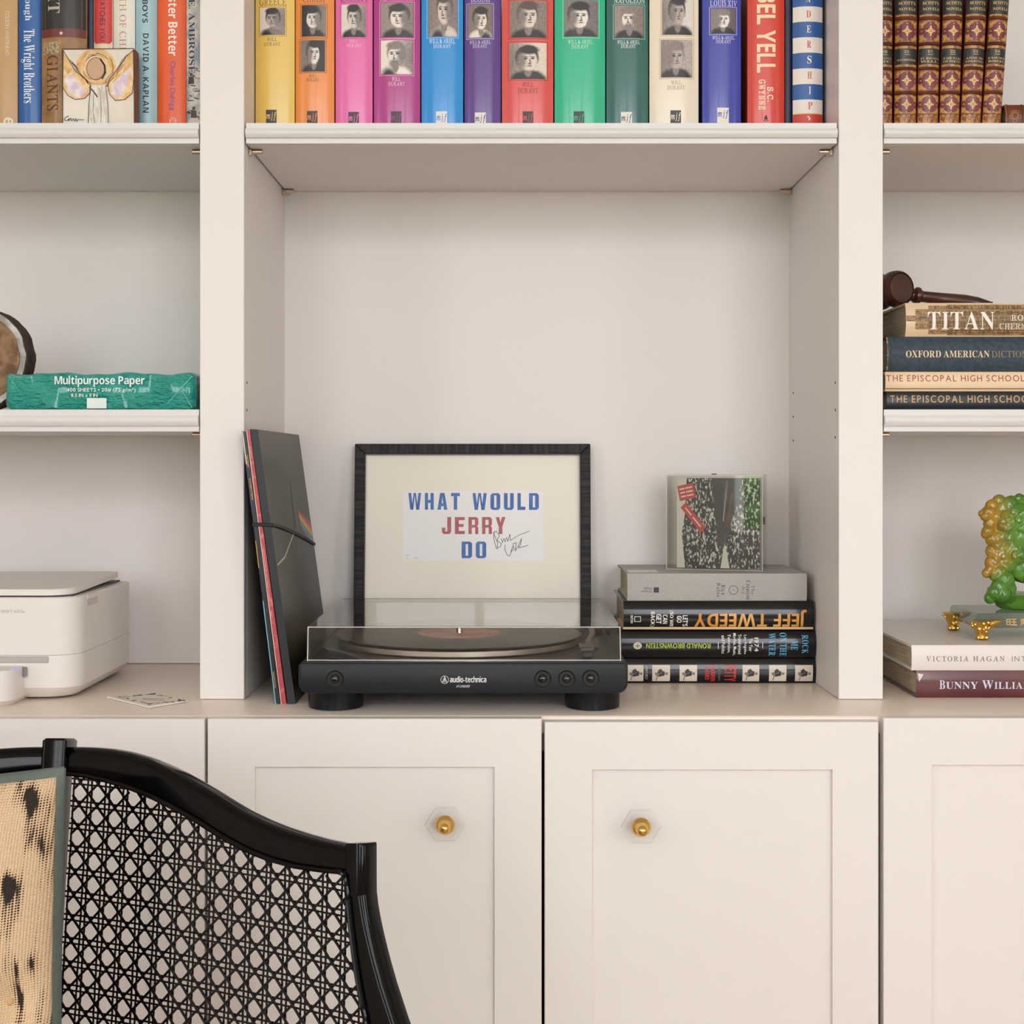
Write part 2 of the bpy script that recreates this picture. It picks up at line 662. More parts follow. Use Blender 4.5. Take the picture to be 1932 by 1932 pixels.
def knob(px, py, parent):
    c = P(px, py, YD)
    y = YD
    n = (0, -1, 0)
    b = B(); lathe(b, [(.006, 0), (.0045, .003), (.004, .011)], (c.x, y, c.z), n, 20); obj('knob_stem', b, BRASS, parent, True)
    R = .0213
    hx = [(c.x + R * math.cos(math.radians(60 * k)), c.z + R * .95 * math.sin(math.radians(60 * k))) for k in range(6)]
    b = B()
    hs = [(c.x + (x - c.x) * .95, c.z + (z - c.z) * .95) for x, z in hx]
    loft(b, [[(x, y - .0085, z) for x, z in hs], [(x, y - .0098, z) for x, z in hx], [(x, y - .0152, z) for x, z in hx], [(x, y - .0165, z) for x, z in hs]])
    obj('hexagonal_acrylic_plate', b, ACRYL, parent, label='clear acrylic hexagon')
    b = B(); sweep(b, [(x, y - .0155, z) for x, z in hx + hx[:1]], .00028, 6); obj('plate_edge_glint', b, M('#e9dfd2', .2), parent, True)  # pale outline paints in the light caught on the hexagon's bevel
    b = B(); lathe(b, [(.0095, .0166), (.0105, .0175), (.0098, .0195), (.0075, .021), (.0065, .022), (.006, .025), (.0055, .027)], (c.x, y, c.z), n, 24)
    obj('knob_collar', b, BRASS, parent, True)
    b = B(); sphere(b, (c.x, y - .031, c.z), .0066, 3); obj('knob_ball', b, BRASS, parent, True, label='polished brass ball')


def door(parent, x0, x1, ztop, panel_top_py, pl_px, pr_px, knob_at=None):
    """shaker door: frame mesh with a recessed panel."""
    z0, z1 = ZBOT + .01, ztop
    a0, a1 = pl_px, pr_px
    pz1 = PZ(panel_top_py, YD)
    pz0 = z0 + (z1 - pz1)
    b = B()
    y0, y1 = YD, YC - .0012
    ro = [(x0, z0), (x1, z0), (x1, z1), (x0, z1)]
    ri = [(a0, pz0), (a1, pz0), (a1, pz1), (a0, pz1)]
    ev = .0007
    ro2 = [(x0 + ev, z0 + ev), (x1 - ev, z0 + ev), (x1 - ev, z1 - ev), (x0 + ev, z1 - ev)]
    loft(b, [[(x, y1, z) for x, z in ri], [(x, y0, z) for x, z in ri], [(x, y0, z) for x, z in ro2], [(x, y0 + ev, z) for x, z in ro], [(x, y1, z) for x, z in ro], [(x, y1, z) for x, z in ri]], True, False)
    bmesh.ops.remove_doubles(b, verts=b.verts, dist=1e-6)
    d = obj('door', b, PAINT, parent)
    b = B(); box(b, a0 - .001, a1 + .001, y0 + .0065, y1 - .002, pz0 - .001, pz1 + .001); obj('door_panel', b, PAINT, d)
    if knob_at:
        knob(knob_at[0], knob_at[1], d)
    return d


def X(px):
    return PX(px, YD)


def cabinet(label, x0, x1):
    t = thing('base_cabinet', label, 'cabinet', ((x0 + x1) / 2, YC, 0), 'base cabinets under the worktop')
    b = B()
    th = .02
    zt = ZT - .0206
    ya, yb = YC + .002, YB
    box(b, x0, x0 + th, ya, yb, ZBOT, zt); box(b, x1 - th, x1, ya, yb, ZBOT, zt)
    box(b, x0 + th, x1 - th, ya, yb, ZBOT, ZBOT + th); box(b, x0 + th, x1 - th, yb - .01, yb, ZBOT + th, zt)
    box(b, x0 + th, x1 - th, ya, ya + .018, zt - .018, zt)
    obj('carcass', b, M('#8f887b', rough=0.6, name='carcass_paint'), t)
    b = B(); box(b, x0, x1, ya + .05, yb, 0, ZBOT); obj('toe_kick', b, PAINT, t)
    return t


xa, xb_, xc_, xd = X(385.5), X(391.5), X(1657.5), X(1667)
cl = cabinet('left base cabinet, partly hidden behind the black cane chair', xl - .05, (xa + xb_) / 2 - .0003)
cm = cabinet('middle base cabinet with two shaker doors and brass hexagon knobs', (xa + xb_) / 2 + .0003, (xc_ + xd) / 2 - .0003)
cr = cabinet('right base cabinet with a shaker door cut by the frame edge', (xc_ + xd) / 2 + .0003, xr + .05)
door(cl, X(-240), xa, PZ(1356.5, YD), 1447, X(-150), X(290), (-70, 1549))
door(cl, xl - .045, X(-245), PZ(1356.5, YD), 1447, X(-700), X(-335))
door(cm, xb_, X(1021.8), PZ(1356.3, YD), 1447, X(481), X(933), (841, 1549))
door(cm, X(1027.6), xc_, PZ(1362.3, YD), 1452, X(1117), X(1571), (1207, 1553))
door(cr, xd, X(2290), PZ(1355, YD), 1443, X(1758), X(2200))
door(cr, X(2296), xr + .045, PZ(1355, YD), 1443, X(2386), X(2700))
for px in (388.5, 1024.7, 1662):
    for dz in (0, .0035):
        b = B(); box(b, PX(px, YD) - .003, PX(px, YD) + .003, YC + .0013, YC + .0019, PZ(1379.5, YD) - dz - .002, PZ(1379.5, YD) - dz)
        obj('hinge_slot', b, DARKGAP, cm if px < 1500 else cr)


# ------------------------------------------------------------------ books
def prof_d(a, bulge):
    return -bulge * (1 - min(1.0, abs(a)) ** 2.4)


def book_body(root, place, wdt, depth, ln, bulge, cover, pages, board=.0024):
    """place(a, d, l): a across the spine (-w/2..w/2), d depth behind the spine, l along the spine."""
    n = 14
    outer = [(-wdt / 2, depth)] + [(-wdt / 2 + wdt * k / n, prof_d(-1 + 2 * k / n, bulge)) for k in range(n + 1)] + [(wdt / 2, depth)]
    wi = wdt - 2 * board
    inner = [(-wi / 2, depth)] + [(-wi / 2 + wi * k / n, prof_d(-1 + 2 * k / n, bulge) + board * .7) for k in range(n + 1)] + [(wi / 2, depth)]
    b = B()
    rows = []
    for l in (0, ln):
        rows.append(([b.verts.new(place(a, d, l)) for a, d in outer], [b.verts.new(place(a, d, l)) for a, d in inner]))
    m = len(outer)
    for i in range(m - 1):
        (o0, i0), (o1, i1) = rows
        b.faces.new((o0[i], o0[i + 1], o1[i + 1], o1[i])); b.faces.new((i0[i + 1], i0[i], i1[i], i1[i + 1]))
        b.faces.new((o0[i + 1], o0[i], i0[i], i0[i + 1])); b.faces.new((o1[i], o1[i + 1], i1[i + 1], i1[i]))
    for k in (0, m - 1):
        (o0, i0), (o1, i1) = rows
        b.faces.new((o0[k], o1[k], i1[k], i0[k]))
    obj('cover', b, cover, root, smooth=True, angle=35)
    q = .0035
    b = B()
    pin_ = [(-wi / 2, depth - .004)] + [(-wi / 2 + wi * k / 8, prof_d(-1 + k / 4, bulge * .8) + board) for k in range(9)] + [(wi / 2, depth - .004)]
    loft(b, [[place(a, d, l) for a, d in pin_] for l in (q, ln - q)])
    obj('page_block', b, pages, root)


def vbook(label, x0, x1, ys, cover, h=.24, z=None, depth=.16, bulge=.004, name='book', group=None, pages=PAGES, cat='book'):
    z = ZU[1] if z is None else z
    xa, xb = PX(x0, ys), PX(x1, ys)
    xm, wdt = (xa + xb) / 2, xb - xa - .0003
    root = thing(name, label, cat, (xm, ys + depth / 2, z), group)
    book_body(root, lambda a, d, l: Vector((xm + a, ys + d, z + l)), wdt, depth, h, bulge, cover, pages)
    surf = lambda x, y, e: Vector((PX(x, ys), ys + prof_d((PX(x, ys) - xm) / (wdt / 2), bulge) - e, PZ(y, ys)))
    return root, surf, ('x', x0, x1, (x1 - x0) / 14)


def hbook(label, x0, x1, y0, y1, ys, cover, depth=.16, bulge=.004, z0=None, z1=None, name='book', group=None, pages=PAGES_Z, board=.0024):
    z0 = PZ(y1, ys) if z0 is None else z0
    z1 = PZ(y0, ys) if z1 is None else z1
    xa, xb = PX(x0, ys), PX(x1, ys)
    zm, wdt = (z0 + z1) / 2, z1 - z0 - .0002
    root = thing(name, label, 'book', ((xa + xb) / 2, ys + depth / 2, z0), group)
    book_body(root, lambda a, d, l: Vector((xa + l, ys + d, zm + a)), wdt, depth, xb - xa, bulge, cover, pages, board)
    surf = lambda x, y, e: Vector((PX(x, ys), ys + prof_d((PZ(y, ys) - zm) / (wdt / 2), bulge) - e, PZ(y, ys)))
    return root, surf, ('y', y0, y1, (y1 - y0) / 12)


def picture_mat(layers, base, grain=.12):
    """printed monochrome photograph: soft elliptical tones layered in the picture's own UV space."""
    m = bpy.data.materials.new('printed_photo')
    m.use_nodes = True
    nt = m.node_tree
    pb = nt.nodes['Principled BSDF']
    pb.inputs['Roughness'].default_value = .35
    uv = nt.nodes.new('ShaderNodeUVMap')
    nz = nt.nodes.new('ShaderNodeTexNoise'); nz.inputs['Scale'].default_value = 7; nz.inputs['Detail'].default_value = 3
    nt.links.new(uv.outputs[0], nz.inputs['Vector'])
    wv = nt.nodes.new('ShaderNodeMixRGB'); wv.inputs[0].default_value = .05
    nt.links.new(uv.outputs[0], wv.inputs[1]); nt.links.new(nz.outputs['Color'], wv.inputs[2])
    cur = None
    for cx, cy, rx, ry, soft, tone, rot in layers:
        mp = nt.nodes.new('ShaderNodeMapping'); mp.vector_type = 'TEXTURE'
        mp.inputs['Location'].default_value = (cx, cy, 0)
        mp.inputs['Rotation'].default_value = (0, 0, rot)
        mp.inputs['Scale'].default_value = (rx, ry, 1)
        nt.links.new(wv.outputs[0], mp.inputs[0])
        ln = nt.nodes.new('ShaderNodeVectorMath'); ln.operation = 'LENGTH'
        nt.links.new(mp.outputs[0], ln.inputs[0])
        mr = nt.nodes.new('ShaderNodeMapRange'); mr.interpolation_type = 'SMOOTHSTEP'
        mr.inputs['From Min'].default_value = 1 + soft; mr.inputs['From Max'].default_value = 1 - soft
        nt.links.new(ln.outputs['Value'], mr.inputs['Value'])
        mx = nt.nodes.new('ShaderNodeMixRGB')
        nt.links.new(mr.outputs[0], mx.inputs[0])
        if cur is None:
            mx.inputs[1].default_value = rgb(base)
        else:
            nt.links.new(cur, mx.inputs[1])
        mx.inputs[2].default_value = rgb(tone)
        cur = mx.outputs[0]
    n2 = nt.nodes.new('ShaderNodeTexNoise'); n2.inputs['Scale'].default_value = 16; n2.inputs['Detail'].default_value = 5
    nt.links.new(uv.outputs[0], n2.inputs['Vector'])
    ov = nt.nodes.new('ShaderNodeMixRGB'); ov.blend_type = 'OVERLAY'; ov.inputs[0].default_value = .55
    nt.links.new(cur, ov.inputs[1]); nt.links.new(n2.outputs['Fac'], ov.inputs[2])
    nt.links.new(ov.outputs[0], pb.inputs['Base Color'])
    return m


def portrait(root, surf, cuts, bx, seed, dark, light, paper):
    """a small printed monochrome bust, generic."""
    r = random.Random(seed)
    x0, y0, x1, y1 = bx
    mid = '#8a7d76'
    deep = '#2a2422'
    bgc = paper
    t = r.uniform(-.05, .05); s = 1 if r.random() < .5 else -1
    cx, cy = .5 + t, .56 + r.uniform(-.03, .03)
    rx, ry = r.uniform(.20, .24), r.uniform(.26, .30)
    cloth = r.choice([dark, mid, deep, light]); hair = r.choice([deep, dark, mid])
    L = [(.5 - s * .5, .5, .45, .9, .9, mid, 0),                       # shaded backdrop
         (cx, .0, .46, .26, .18, cloth, 0), (cx + s * .2, -.02, .22, .22, .5, deep, 0),
         (cx - s * .03, cy + .07, rx * 1.32, ry * 1.16, .12, hair, 0),
         (cx, .24, .10, .16, .2, mid, 0),
         (cx, cy - .02, rx, ry, .10, light, .0), (cx - s * rx * .75, cy - .03, rx * .5, ry * .9, .6, mid, 0),
         (cx + s * .03, cy + ry * .95, rx * 1.1, ry * .42, .25, hair, 0),
         (cx - .085 + s * .03, cy + .03, .05, .022, .6, deep, 0), (cx + .085 + s * .03, cy + .03, .05, .022, .6, deep, 0),
         (cx - .085 + s * .03, cy + .075, .065, .014, .7, dark, .1), (cx + .085 + s * .03, cy + .075, .065, .014, .7, dark, -.1),
         (cx + s * .055, cy - .05, .022, .075, .7, mid, s * .2), (cx + s * .03, cy - .105, .04, .018, .7, dark, 0),
         (cx + s * .03, cy - .165, .062, .016, .6, dark, 0)]
    if r.random() < .25:
        L.append((cx + s * .03, cy - .24, rx * .72, .11, .4, hair, 0))
    bm = bmesh.new()
    vs = [bm.verts.new((x, y, .0003)) for x, y in ((x0, y0), (x1, y0), (x1, y1), (x0, y1))]
    bm.faces.new(vs)
    if cuts:
        ax, a, b, st = cuts
        q = a
        while q <= b:
            bmesh.ops.bisect_plane(bm, geom=list(bm.verts) + list(bm.edges) + list(bm.faces), plane_co=(q, 0, 0) if ax == 'x' else (0, q, 0), plane_no=(1, 0, 0) if ax == 'x' else (0, 1, 0))
            q += st
    ul = bm.loops.layers.uv.new('UVMap')
    for f in bm.faces:
        for lp in f.loops:
            lp[ul].uv = ((lp.vert.co.x - x0) / (x1 - x0), (y1 - lp.vert.co.y) / (y1 - y0))
    for v in bm.verts:
        v.co = surf(v.co.x, v.co.y, v.co.z)
    obj('portrait', bm, picture_mat(L, bgc), root, label='small monochrome printed portrait')


RB = 'bright dust-jacketed books on the middle bay upper shelf'
YBK = 1.715
SER = [
    # label, x0, x1, colour, ink, frame ink, titles, pictures, author lines, mark box, mark light?
    ('yellow jacketed hardback, first of the rainbow row', 482, 556, '#efcb68', '#7d6526', '#c9a23c',
     [('GREECE', (490, -1, 541, 13))], [(491.5, 17, 539, 68)], [('WILL', (505, 73, 524, 80)), ('DURANT', (499, 82, 530, 89))], (503, 209, 523, 236), 0),
    ('orange jacketed hardback with two portraits between yellow and pink ones', 557.5, 631, '#f09345', '#7a4a1c', '#9c6426',
     [('CHRIST', (572, -7, 615, 7))], [(570, 12, 616, 71), (568, 78, 614, 137)], [('WILL', (584, 142, 599, 148.5)), ('DURANT', (579, 149.5, 603, 156))], (580, 211, 600, 237), 0),
    ('bubblegum pink jacketed hardback with one portrait', 633, 703, '#ea6fb0', '#f4c6d8', '#d9559c',
     [('RENAISSANCE', (643, -2, 694, 7))], [(645, 11, 691, 72)], [('WILL', (660, 77, 676, 83)), ('DURANT', (655, 85, 682, 91.5))], (658, 213, 678, 238), 0),
    ('deep magenta jacketed hardback with two portraits', 705, 793, '#b23487', '#f3c4dd', '#ef9cc8',
     [('REFORMATION', (717, -9, 783, 3.5))], [(719, 8, 780, 72), (719, 78, 779, 142)], [('WILL', (740, 147, 756, 155)), ('DURANT', (733, 156.5, 764, 164))], (738, 212, 758, 237), 0),
    ('sky blue jacketed hardback with one wigged portrait', 795, 874, '#1590dd', '#dfeaf5', '#8fd0f4',
     [], [(808, -12, 863, 71)], [('WILL & ARIEL', (810, 75, 859, 84)), ('DURANT', (818, 86, 851, 93))], (823, 212, 844, 238), 1),
    ('purple jacketed hardback between sky blue and coral ones', 876, 945, '#5f3a8c', '#d8cfe6', '#c9b8de',
     [('BEGINS', (888, -4, 924, 6.5))], [(883, 11, 929, 73)], [('WILL & ARIEL', (886, 78, 926, 85)), ('DURANT', (892, 86, 919, 92.5))], (896, 214, 917, 239), 1),
    ('broad coral red jacketed hardback with two portraits', 947, 1044, '#e0524c', '#8b2a28', '#b03432',
     [], [(962, 4, 1031, 73), (961, 83, 1031, 151)], [('WILL', (985, 157, 1007, 166)), ('DURANT', (977, 168, 1015, 178))], (986, 212, 1006, 237), 0),
    ('bright emerald green jacketed hardback with one portrait', 1046, 1142, '#1fba8c', '#c5efdd', '#8fe6c6',
     [], [(1064, 3, 1128, 71)], [('WILL & ARIEL', (1071, 77, 1118, 85)), ('DURANT', (1078, 86.5, 1110, 94))], (1082, 212, 1102, 237), 0),
    ('dark teal jacketed hardback with one portrait', 1144, 1223, '#2a665f', '#e3efe8', '#9ecabb',
     [('NAPOLEON', (1158, -3, 1216, 8.5))], [(1159, 13, 1214, 73)], [('WILL & ARIEL', (1164, 78, 1207, 85)), ('DURANT', (1171, 86, 1199, 93))], (1171, 213, 1192, 238), 1),
    ('cream jacketed hardback with two sculpture pictures', 1225, 1318, '#efe2cb', '#a88f6e', '#c9b48a',
     [], [(1248, -6, 1306, 68), (1246, 77, 1306, 148)], [('WILL', (1265, 154, 1285, 161.5)), ('DURANT', (1258, 163, 1291, 171))], (1264, 210, 1284, 236), 0),
    ('indigo blue jacketed hardback beside the cream one', 1325, 1398, '#3840a8', '#dcdcf2', '#b9bbe6',
     [('LOUIS XIV', (1339, 3, 1390, 14)), ('AGE OF', (1349, -8, 1379, 1.5))], [(1340, 18, 1387, 65)], [('WILL & ARIEL', (1343, 70, 1385, 76.5)), ('DURANT', (1350, 77.5, 1378, 84))], (1352, 205, 1374, 236), 1),
]
PTONE = [('#3a3432', '#b7aaa6', '#e6dcd6'), ('#2c2a2a', '#e8e0d8', '#2c2a2a'), ('#2e2a28', '#d8cdc4', '#e4dad0'), ('#3f3638', '#efe4da', '#9d9188'),
         ('#5a4c44', '#d9cabf', '#8f8178'), ('#3a302c', '#ece2d6', '#7c6c5e'), ('#5c4c42', '#e3d5c6', '#8d7e74'), ('#3c3238', '#f1e8de', '#7d7078'),
         ('#463a3a', '#f0e4d8', '#a08f8a'), ('#6d6058', '#b9aca4', '#e4dcd4'), ('#403a3c', '#efe8e2', '#6a6062')]
for i, (lab, x0, x1, col, ink, fr, titles, pics, auth, mk, light) in enumerate(SER):
    cover = M(col, rough=.28, coat=.35, bump=(30, .05), name='jacket_%d' % i)
    root, surf, cuts = vbook(lab, x0, x1, YBK + (.002 if i % 2 else 0), cover, h=.243 - .003 * (i % 3), group=RB, bulge=.0048)
    p = Print(surf)
    im = M(ink, .4)
    for tx, bx in titles:
        p.text(tx, bx, M('#5a2a5c' if i == 2 else ink, .4), 'serif', offset=.006)
    for tx, bx in auth:
        p.text(tx, bx, im, 'serif', offset=.004)
    p.done('lettering', root, cuts)
    for j, bx in enumerate(pics):
        p = Print(surf)
        g = 2.8
        p.frame(bx[0] - g, bx[1] - g, bx[2] + g, bx[3] + g, 1.1, M(fr, .4))
        p.done('picture_border', root, cuts)
        d_, l_, pp = PTONE[i]
        portrait(root, surf, cuts, bx, 11 + i * 3 + j, d_, l_, pp if j == 0 else [l_, d_, '#c9bdb0'][i % 3])
    p = Print(surf)
    x_0, y_0, x_1, y_1 = mk
    p.rect(x_0, y_0, x_1, y_1, M('#efe8dc' if light else '#3d3a3a', .4))
    p.lift()
    p.text('mjf', (x_0 + .5, y_0 + 4, x_1 - .5, y_0 + 21), M(col, .4) if not (light and i == 8) else M('#36505a', .4), 'italic', offset=.02)
    p.done('publisher_mark', root, cuts)

# red jacket with big sideways lettering
root, surf, cuts = vbook('orange-red jacketed hardback with cream sideways capitals', 1410, 1480, YBK, M('#d93d2b', .28, coat=.35, name='jacket_red'), group=RB, bulge=.0048)
p = Print(surf); cm_ = M('#f6dcb6', .4)
p.text('BEL', (1427, -14, 1462, 48), cm_, 'sansb', 90); p.text('YELL', (1427, 59, 1462, 139), cm_, 'sansb', 90)
p.text('GWYNNE', (1430, 152, 1443, 209), cm_, 'mono', 90, offset=.02); p.text('S.C.', (1446, 166, 1458, 194), cm_, 'mono', 90, offset=.02)
p.done('lettering', root, cuts)
p = Print(surf); p.poly([(1441, 228), (1440.5, 223), (1444, 218), (1447, 224), (1446.5, 228)], M('#4a2430')); p.stroke([(1439, 229), (1444, 230.5), (1449, 229)], 1.2, M('#4a2430'))
p.done('publisher_mark', root, cuts)
# striped book
root, surf, cuts = vbook('blue and white striped hardback with one letter per stripe', 1494, 1553, YBK, M('#16244a', .35, name='jacket_navy'), group=RB, bulge=.006)
p = Print(surf)
ST = [(-30, 15, 'b', 'A', -5, 7), (15, 43.7, 'w', 'D', 23, 36), (43.7, 73, 'b', 'E', 51, 64.5), (73, 102, 'w', 'R', 80, 93), (102, 131.5, 'b', 'S', 108, 122.5), (131.5, 161, 'w', 'H', 138, 151), (161, 190, 'b', 'I', 166, 180), (190, 216, 'w', 'P', 195, 208.5)]
MB, MW = M('#2c5ea3', .35), M('#efe6dc', .4)
for y0, y1, k, ch, l0, l1 in ST:
    p.rect(1495.5, y0, 1551.5, y1, MB if k == 'b' else MW)
p.rect(1495.5, 216, 1551.5, 217.5, M('#e0b052')); p.rect(1495.5, 217.5, 1551.5, 245, M('#cf3f33', .4))
p.done('jacket_stripes', root, cuts)
p = Print(surf, .0004)
for i, (y0, y1, k, ch, l0, l1) in enumerate(ST):
    x = 1519 + i * .5
    p.text(ch, (x + (2 if ch == 'I' else 0), l0, x + (6 if ch == 'I' else 8), l1), M('#f3efe8', .4) if k == 'b' else M('#cc4a34', .4), 'serifb')
p.stroke([(1521, 222), (1527, 226), (1523, 229)], 1.2, MW); p.stroke([(1524, 221), (1525, 229)], 1, MW)
p.done('lettering', root, cuts)
# dark navy book squeezed between
vbook('thin dark navy book squeezed beside the striped one', 1481, 1493, YBK, M('#101c3c', .4), group=RB, bulge=.001)

# ---- left bay upper shelf
LB = 'books on the left bay upper shelf'
YL = 1.70
root, surf, cuts = vbook('tan jacketed book at the far left edge of the upper shelf', -34, 33.5, YL, M('#c49a67', .4, coat=.15), group=LB)
p = Print(surf); im = M('#e6cfa8', .4); p.text('COLSON WHITEHEAD', (12, 22, 19, 106), im, 'sans', 90); p.text('r', (6, -3, 15, 3), im, 'sans', 90); p.text('e', (9, 223, 26, 236), M('#efe2c8'), 'sansb', 90); p.done('lettering', root, cuts)
root, surf, cuts = vbook('royal blue book with white sideways serif lettering', 35, 78, YL, M('#1f5fa6', .35, coat=.2), group=LB)
p = Print(surf); p.text('The Wright Brothers', (41, 57, 67, 196), M('#eaf0f4', .4), 'serifb', 90); p.text('llough', (46, -12, 62, 41), M('#dfe8f0', .4), 'serifb', 90); p.done('lettering', root, cuts)
root, surf, cuts = vbook('thick book, dark above a red star band and brown below', 78.5, 164, YL - .004, M('#b08450', .35, coat=.2, noise=('#8c6234', 60, .3, .7)), group=LB, bulge=.009)
p = Print(surf)
p.rect(79.5, -40, 163, 58, M('#23201f', .25, coat=.3)); p.rect(79.5, 58, 163, 74, M('#6e2420', .3, coat=.3)); p.rect(83, 82, 117, 105, M('#7b6a4c', .4, noise=('#c0a880', 400, .4, .6)))
p.lift(); p.stroke([(88, -40), (88, 58)], .8, M('#7a5a3c')); p.stroke([(156, -40), (156, 58)], .8, M('#7a5a3c')); p.done('jacket_panels', root, cuts)
p = Print(surf, .0004)
p.text('HIT', (94, -30, 117, 29), M('#b9b3aa', .3), 'serifb', 90); p.text('GIANTS', (91, 108, 114, 212), M('#573218', .4), 'serif', 90)
p.poly([(120 + (4.4 if k % 2 == 0 else 1.8) * math.sin(k * math.pi / 5), 67 - (4.4 if k % 2 == 0 else 1.8) * math.cos(k * math.pi / 5)) for k in range(10)], M('#efe2d2'))
p.done('lettering', root, cuts)
root, surf, cuts = vbook('thin navy book half hidden beside the thick dark and brown one', 165.2, 176.2, YL, M('#1c2240', .4), group=LB, bulge=.001)
root, surf, cuts = vbook('cream book with a red title panel above the angel block', 177, 213, YL, M('#ecdcbc', .4), group=LB)
p = Print(surf); p.poly([(178, -40), (212, -40), (212, 79), (208, 84), (182, 84), (178, 79)], M('#cf3a3a', .35, coat=.2)); p.lift(); p.text('CATCHES YOU', (190, -4, 200, 80), M('#4e1a22', .4), 'sans', 90, offset=.008); p.done('title_panel', root, cuts)
root, surf, cuts = vbook('white book with tan serif capitals above the angel block', 214, 255, YL, M('#ece6da', .45), group=LB)
p = Print(surf); p.text('TH OF CHIPS', (227, -4, 240, 118), M('#c59a76', .4), 'serif', 90); p.done('lettering', root, cuts)
root, surf, cuts = vbook('pale blue book with black sideways capitals', 256, 297, YL, M('#a5c9d2', .4, coat=.15), group=LB, bulge=.006)
p = Print(surf); im = M('#222a30', .4); p.text('BOYS', (271, 2, 281, 46), im, 'sansb', 90); p.text('DAVID A. KAPLAN', (272, 66, 283, 215), im, 'sansb', 90, space=1.15); p.done('lettering', root, cuts)
root, surf, cuts = vbook('vivid orange book with white and purple sideways lettering', 297.5, 351, YL, M('#ec5f28', .4, coat=.1), group=LB)
p = Print(surf); p.text('ster Better', (319, -3, 336, 107), M('#f8ece2', .4), 'sansb', 90, offset=.01); p.text('Charles Duhigg', (320, 117, 332, 210), M('#7a4a92', .4), 'sans', 90, offset=.012)
p.ring(327.5, 229, 6, 1.2, M('#f3c8ac')); p.stroke([(323, 230), (327, 226), (332, 230)], 1, M('#f3c8ac')); p.done('lettering', root, cuts)
root, surf, cuts = vbook('book with a grey engraved landscape jacket against the left stile', 351.5, 391, YL, M('#8f9aa3', .4, noise=('#d9d2c4', 45, .42, .58)), group=LB, depth=.15)
p = Print(surf); p.text('E. AMBROSE', (357, 0, 369, 140), M('#22304e', .4), 'serifb', 90); p.done('lettering', root, cuts)
p = Print(surf, .0003); gm = M('#4a4642', .5)
r = random.Random(3)
for k in range(26):
    x, y = r.uniform(352, 377), r.uniform(128, 226)
    p.stroke([(x, y), (x + r.uniform(3, 12), y + r.uniform(-3, 5))], r.uniform(.8, 2.2), gm)
for cx, cy in ((362, 142), (367, 206)):
    p.ell(cx, cy, 3, 3.4, gm, 10); p.poly([(cx - 5, cy + 4), (cx + 5, cy + 4), (cx + 6, cy + 18), (cx - 6, cy + 18)], gm)
p.done('jacket_engraving', root, cuts)

# painted angel block
YA = 1.668
ax0, ax1 = PX(117, YA), PX(255, YA)
an = thing('painted_block', 'small wooden block painted with a gold-winged angel, leaning before the books', 'ornament', ((ax0 + ax1) / 2, YA + .01, ZU[1]))
zt_ = PZ(92, YA)
b = B(); box(b, ax0, ax1, YA, YA + .018, ZU[1], zt_, .0015, 2); obj('block', b, M('#6b3a20', .5, noise=('#8a5230', 40, .3, .7, (1, 6, 1))), an)
p = Print(flat(YA)); ew, gd, gd2, lv, bk = M('#ece4d6', .55, noise=('#dccdb6', 25, .45, .75)), M('#d79b45', .4, noise=('#ecc98a', 90, .35, .65)), M('#e8b062', .4, noise=('#f1d9ae', 120, .35, .65)), M('#d8c6d4', .5, noise=('#f0e4e2', 120, .4, .6)), M('#3a2a1c', .5)
p.poly([(119, 94), (252, 93), (253, 240), (119, 240)], ew); p.lift()
p.ell(181, 128, 38, 37, gd); p.lift(); p.ell(180, 128, 27, 27, gd2); p.lift()
LW = [(120, 96), (130, 112), (142, 134), (160, 148), (171, 158), (170, 176), (160, 186), (142, 188), (128, 180), (119, 165)]
RW = [(252, 95), (238, 108), (222, 132), (208, 148), (204, 160), (207, 178), (218, 190), (236, 188), (250, 176), (253, 150)]
p.poly(LW, gd2); p.poly(RW, gd2); p.lift()
p.poly([(122, 150), (134, 138), (150, 160), (166, 172), (150, 184), (130, 176)], lv); p.poly([(212, 158), (230, 142), (248, 128), (240, 160), (226, 184), (210, 178)], lv); p.lift()
p.poly([(120, 100), (128, 112), (138, 132), (128, 140), (120, 128)], gd); p.poly([(236, 116), (248, 100), (252, 120), (232, 140)], gd); p.lift()
p.poly([(172, 160), (202, 160), (206, 240), (166, 240)], M('#d3cabd', .6, noise=('#f1ebe0', 70, .4, .6, (6, 1, 1)))); p.lift()
p.ell(181, 130, 16.5, 20, M('#cfa98a', .6)); p.lift()
rw_ = random.Random(12)
for k in range(26):
    sd = rw_.choice((-1, 1)); q0 = rw_.uniform(0, 1); e0 = rw_.uniform(-6, 6)
    xa_, ya_ = 186 + sd * (60 - 44 * q0) + e0, 104 + 62 * q0 + e0
    p.stroke([(xa_, ya_), (xa_ - sd * 10, ya_ + 11), (xa_ - sd * 14, ya_ + 18)], rw_.uniform(.7, 2.2), rw_.choice((gd, lv, M('#f3e6cc', .5), M('#b07a34', .5), M('#8c8494', .5))))
for k in range(14):
    a0_ = rw_.uniform(0, 6.28); r0_ = rw_.uniform(22, 35)
    p.stroke([(181 + r0_ * math.cos(a0_ + q * .22), 128 + r0_ * math.sin(a0_ + q * .22)) for q in range(5)], rw_.uniform(.6, 1.8), rw_.choice((gd, gd2, M('#f3e6cc', .5), M('#b98a3e', .5))))
p.lift()
p.ell(181, 130, 16.5, 20, M('#cfa98a', .6)); p.lift()
for o in (LW + [LW[0]], RW + [RW[0]]):
    p.stroke(o, 1.1, bk)
p.stroke([(181 + 17 * math.cos(a * .4), 130 + 21 * math.sin(a * .4)) for a in range(17)], 1.2, M('#7a5228'))
p.stroke([(190, 112), (198, 124), (199, 138), (193, 149)], 3, bk)
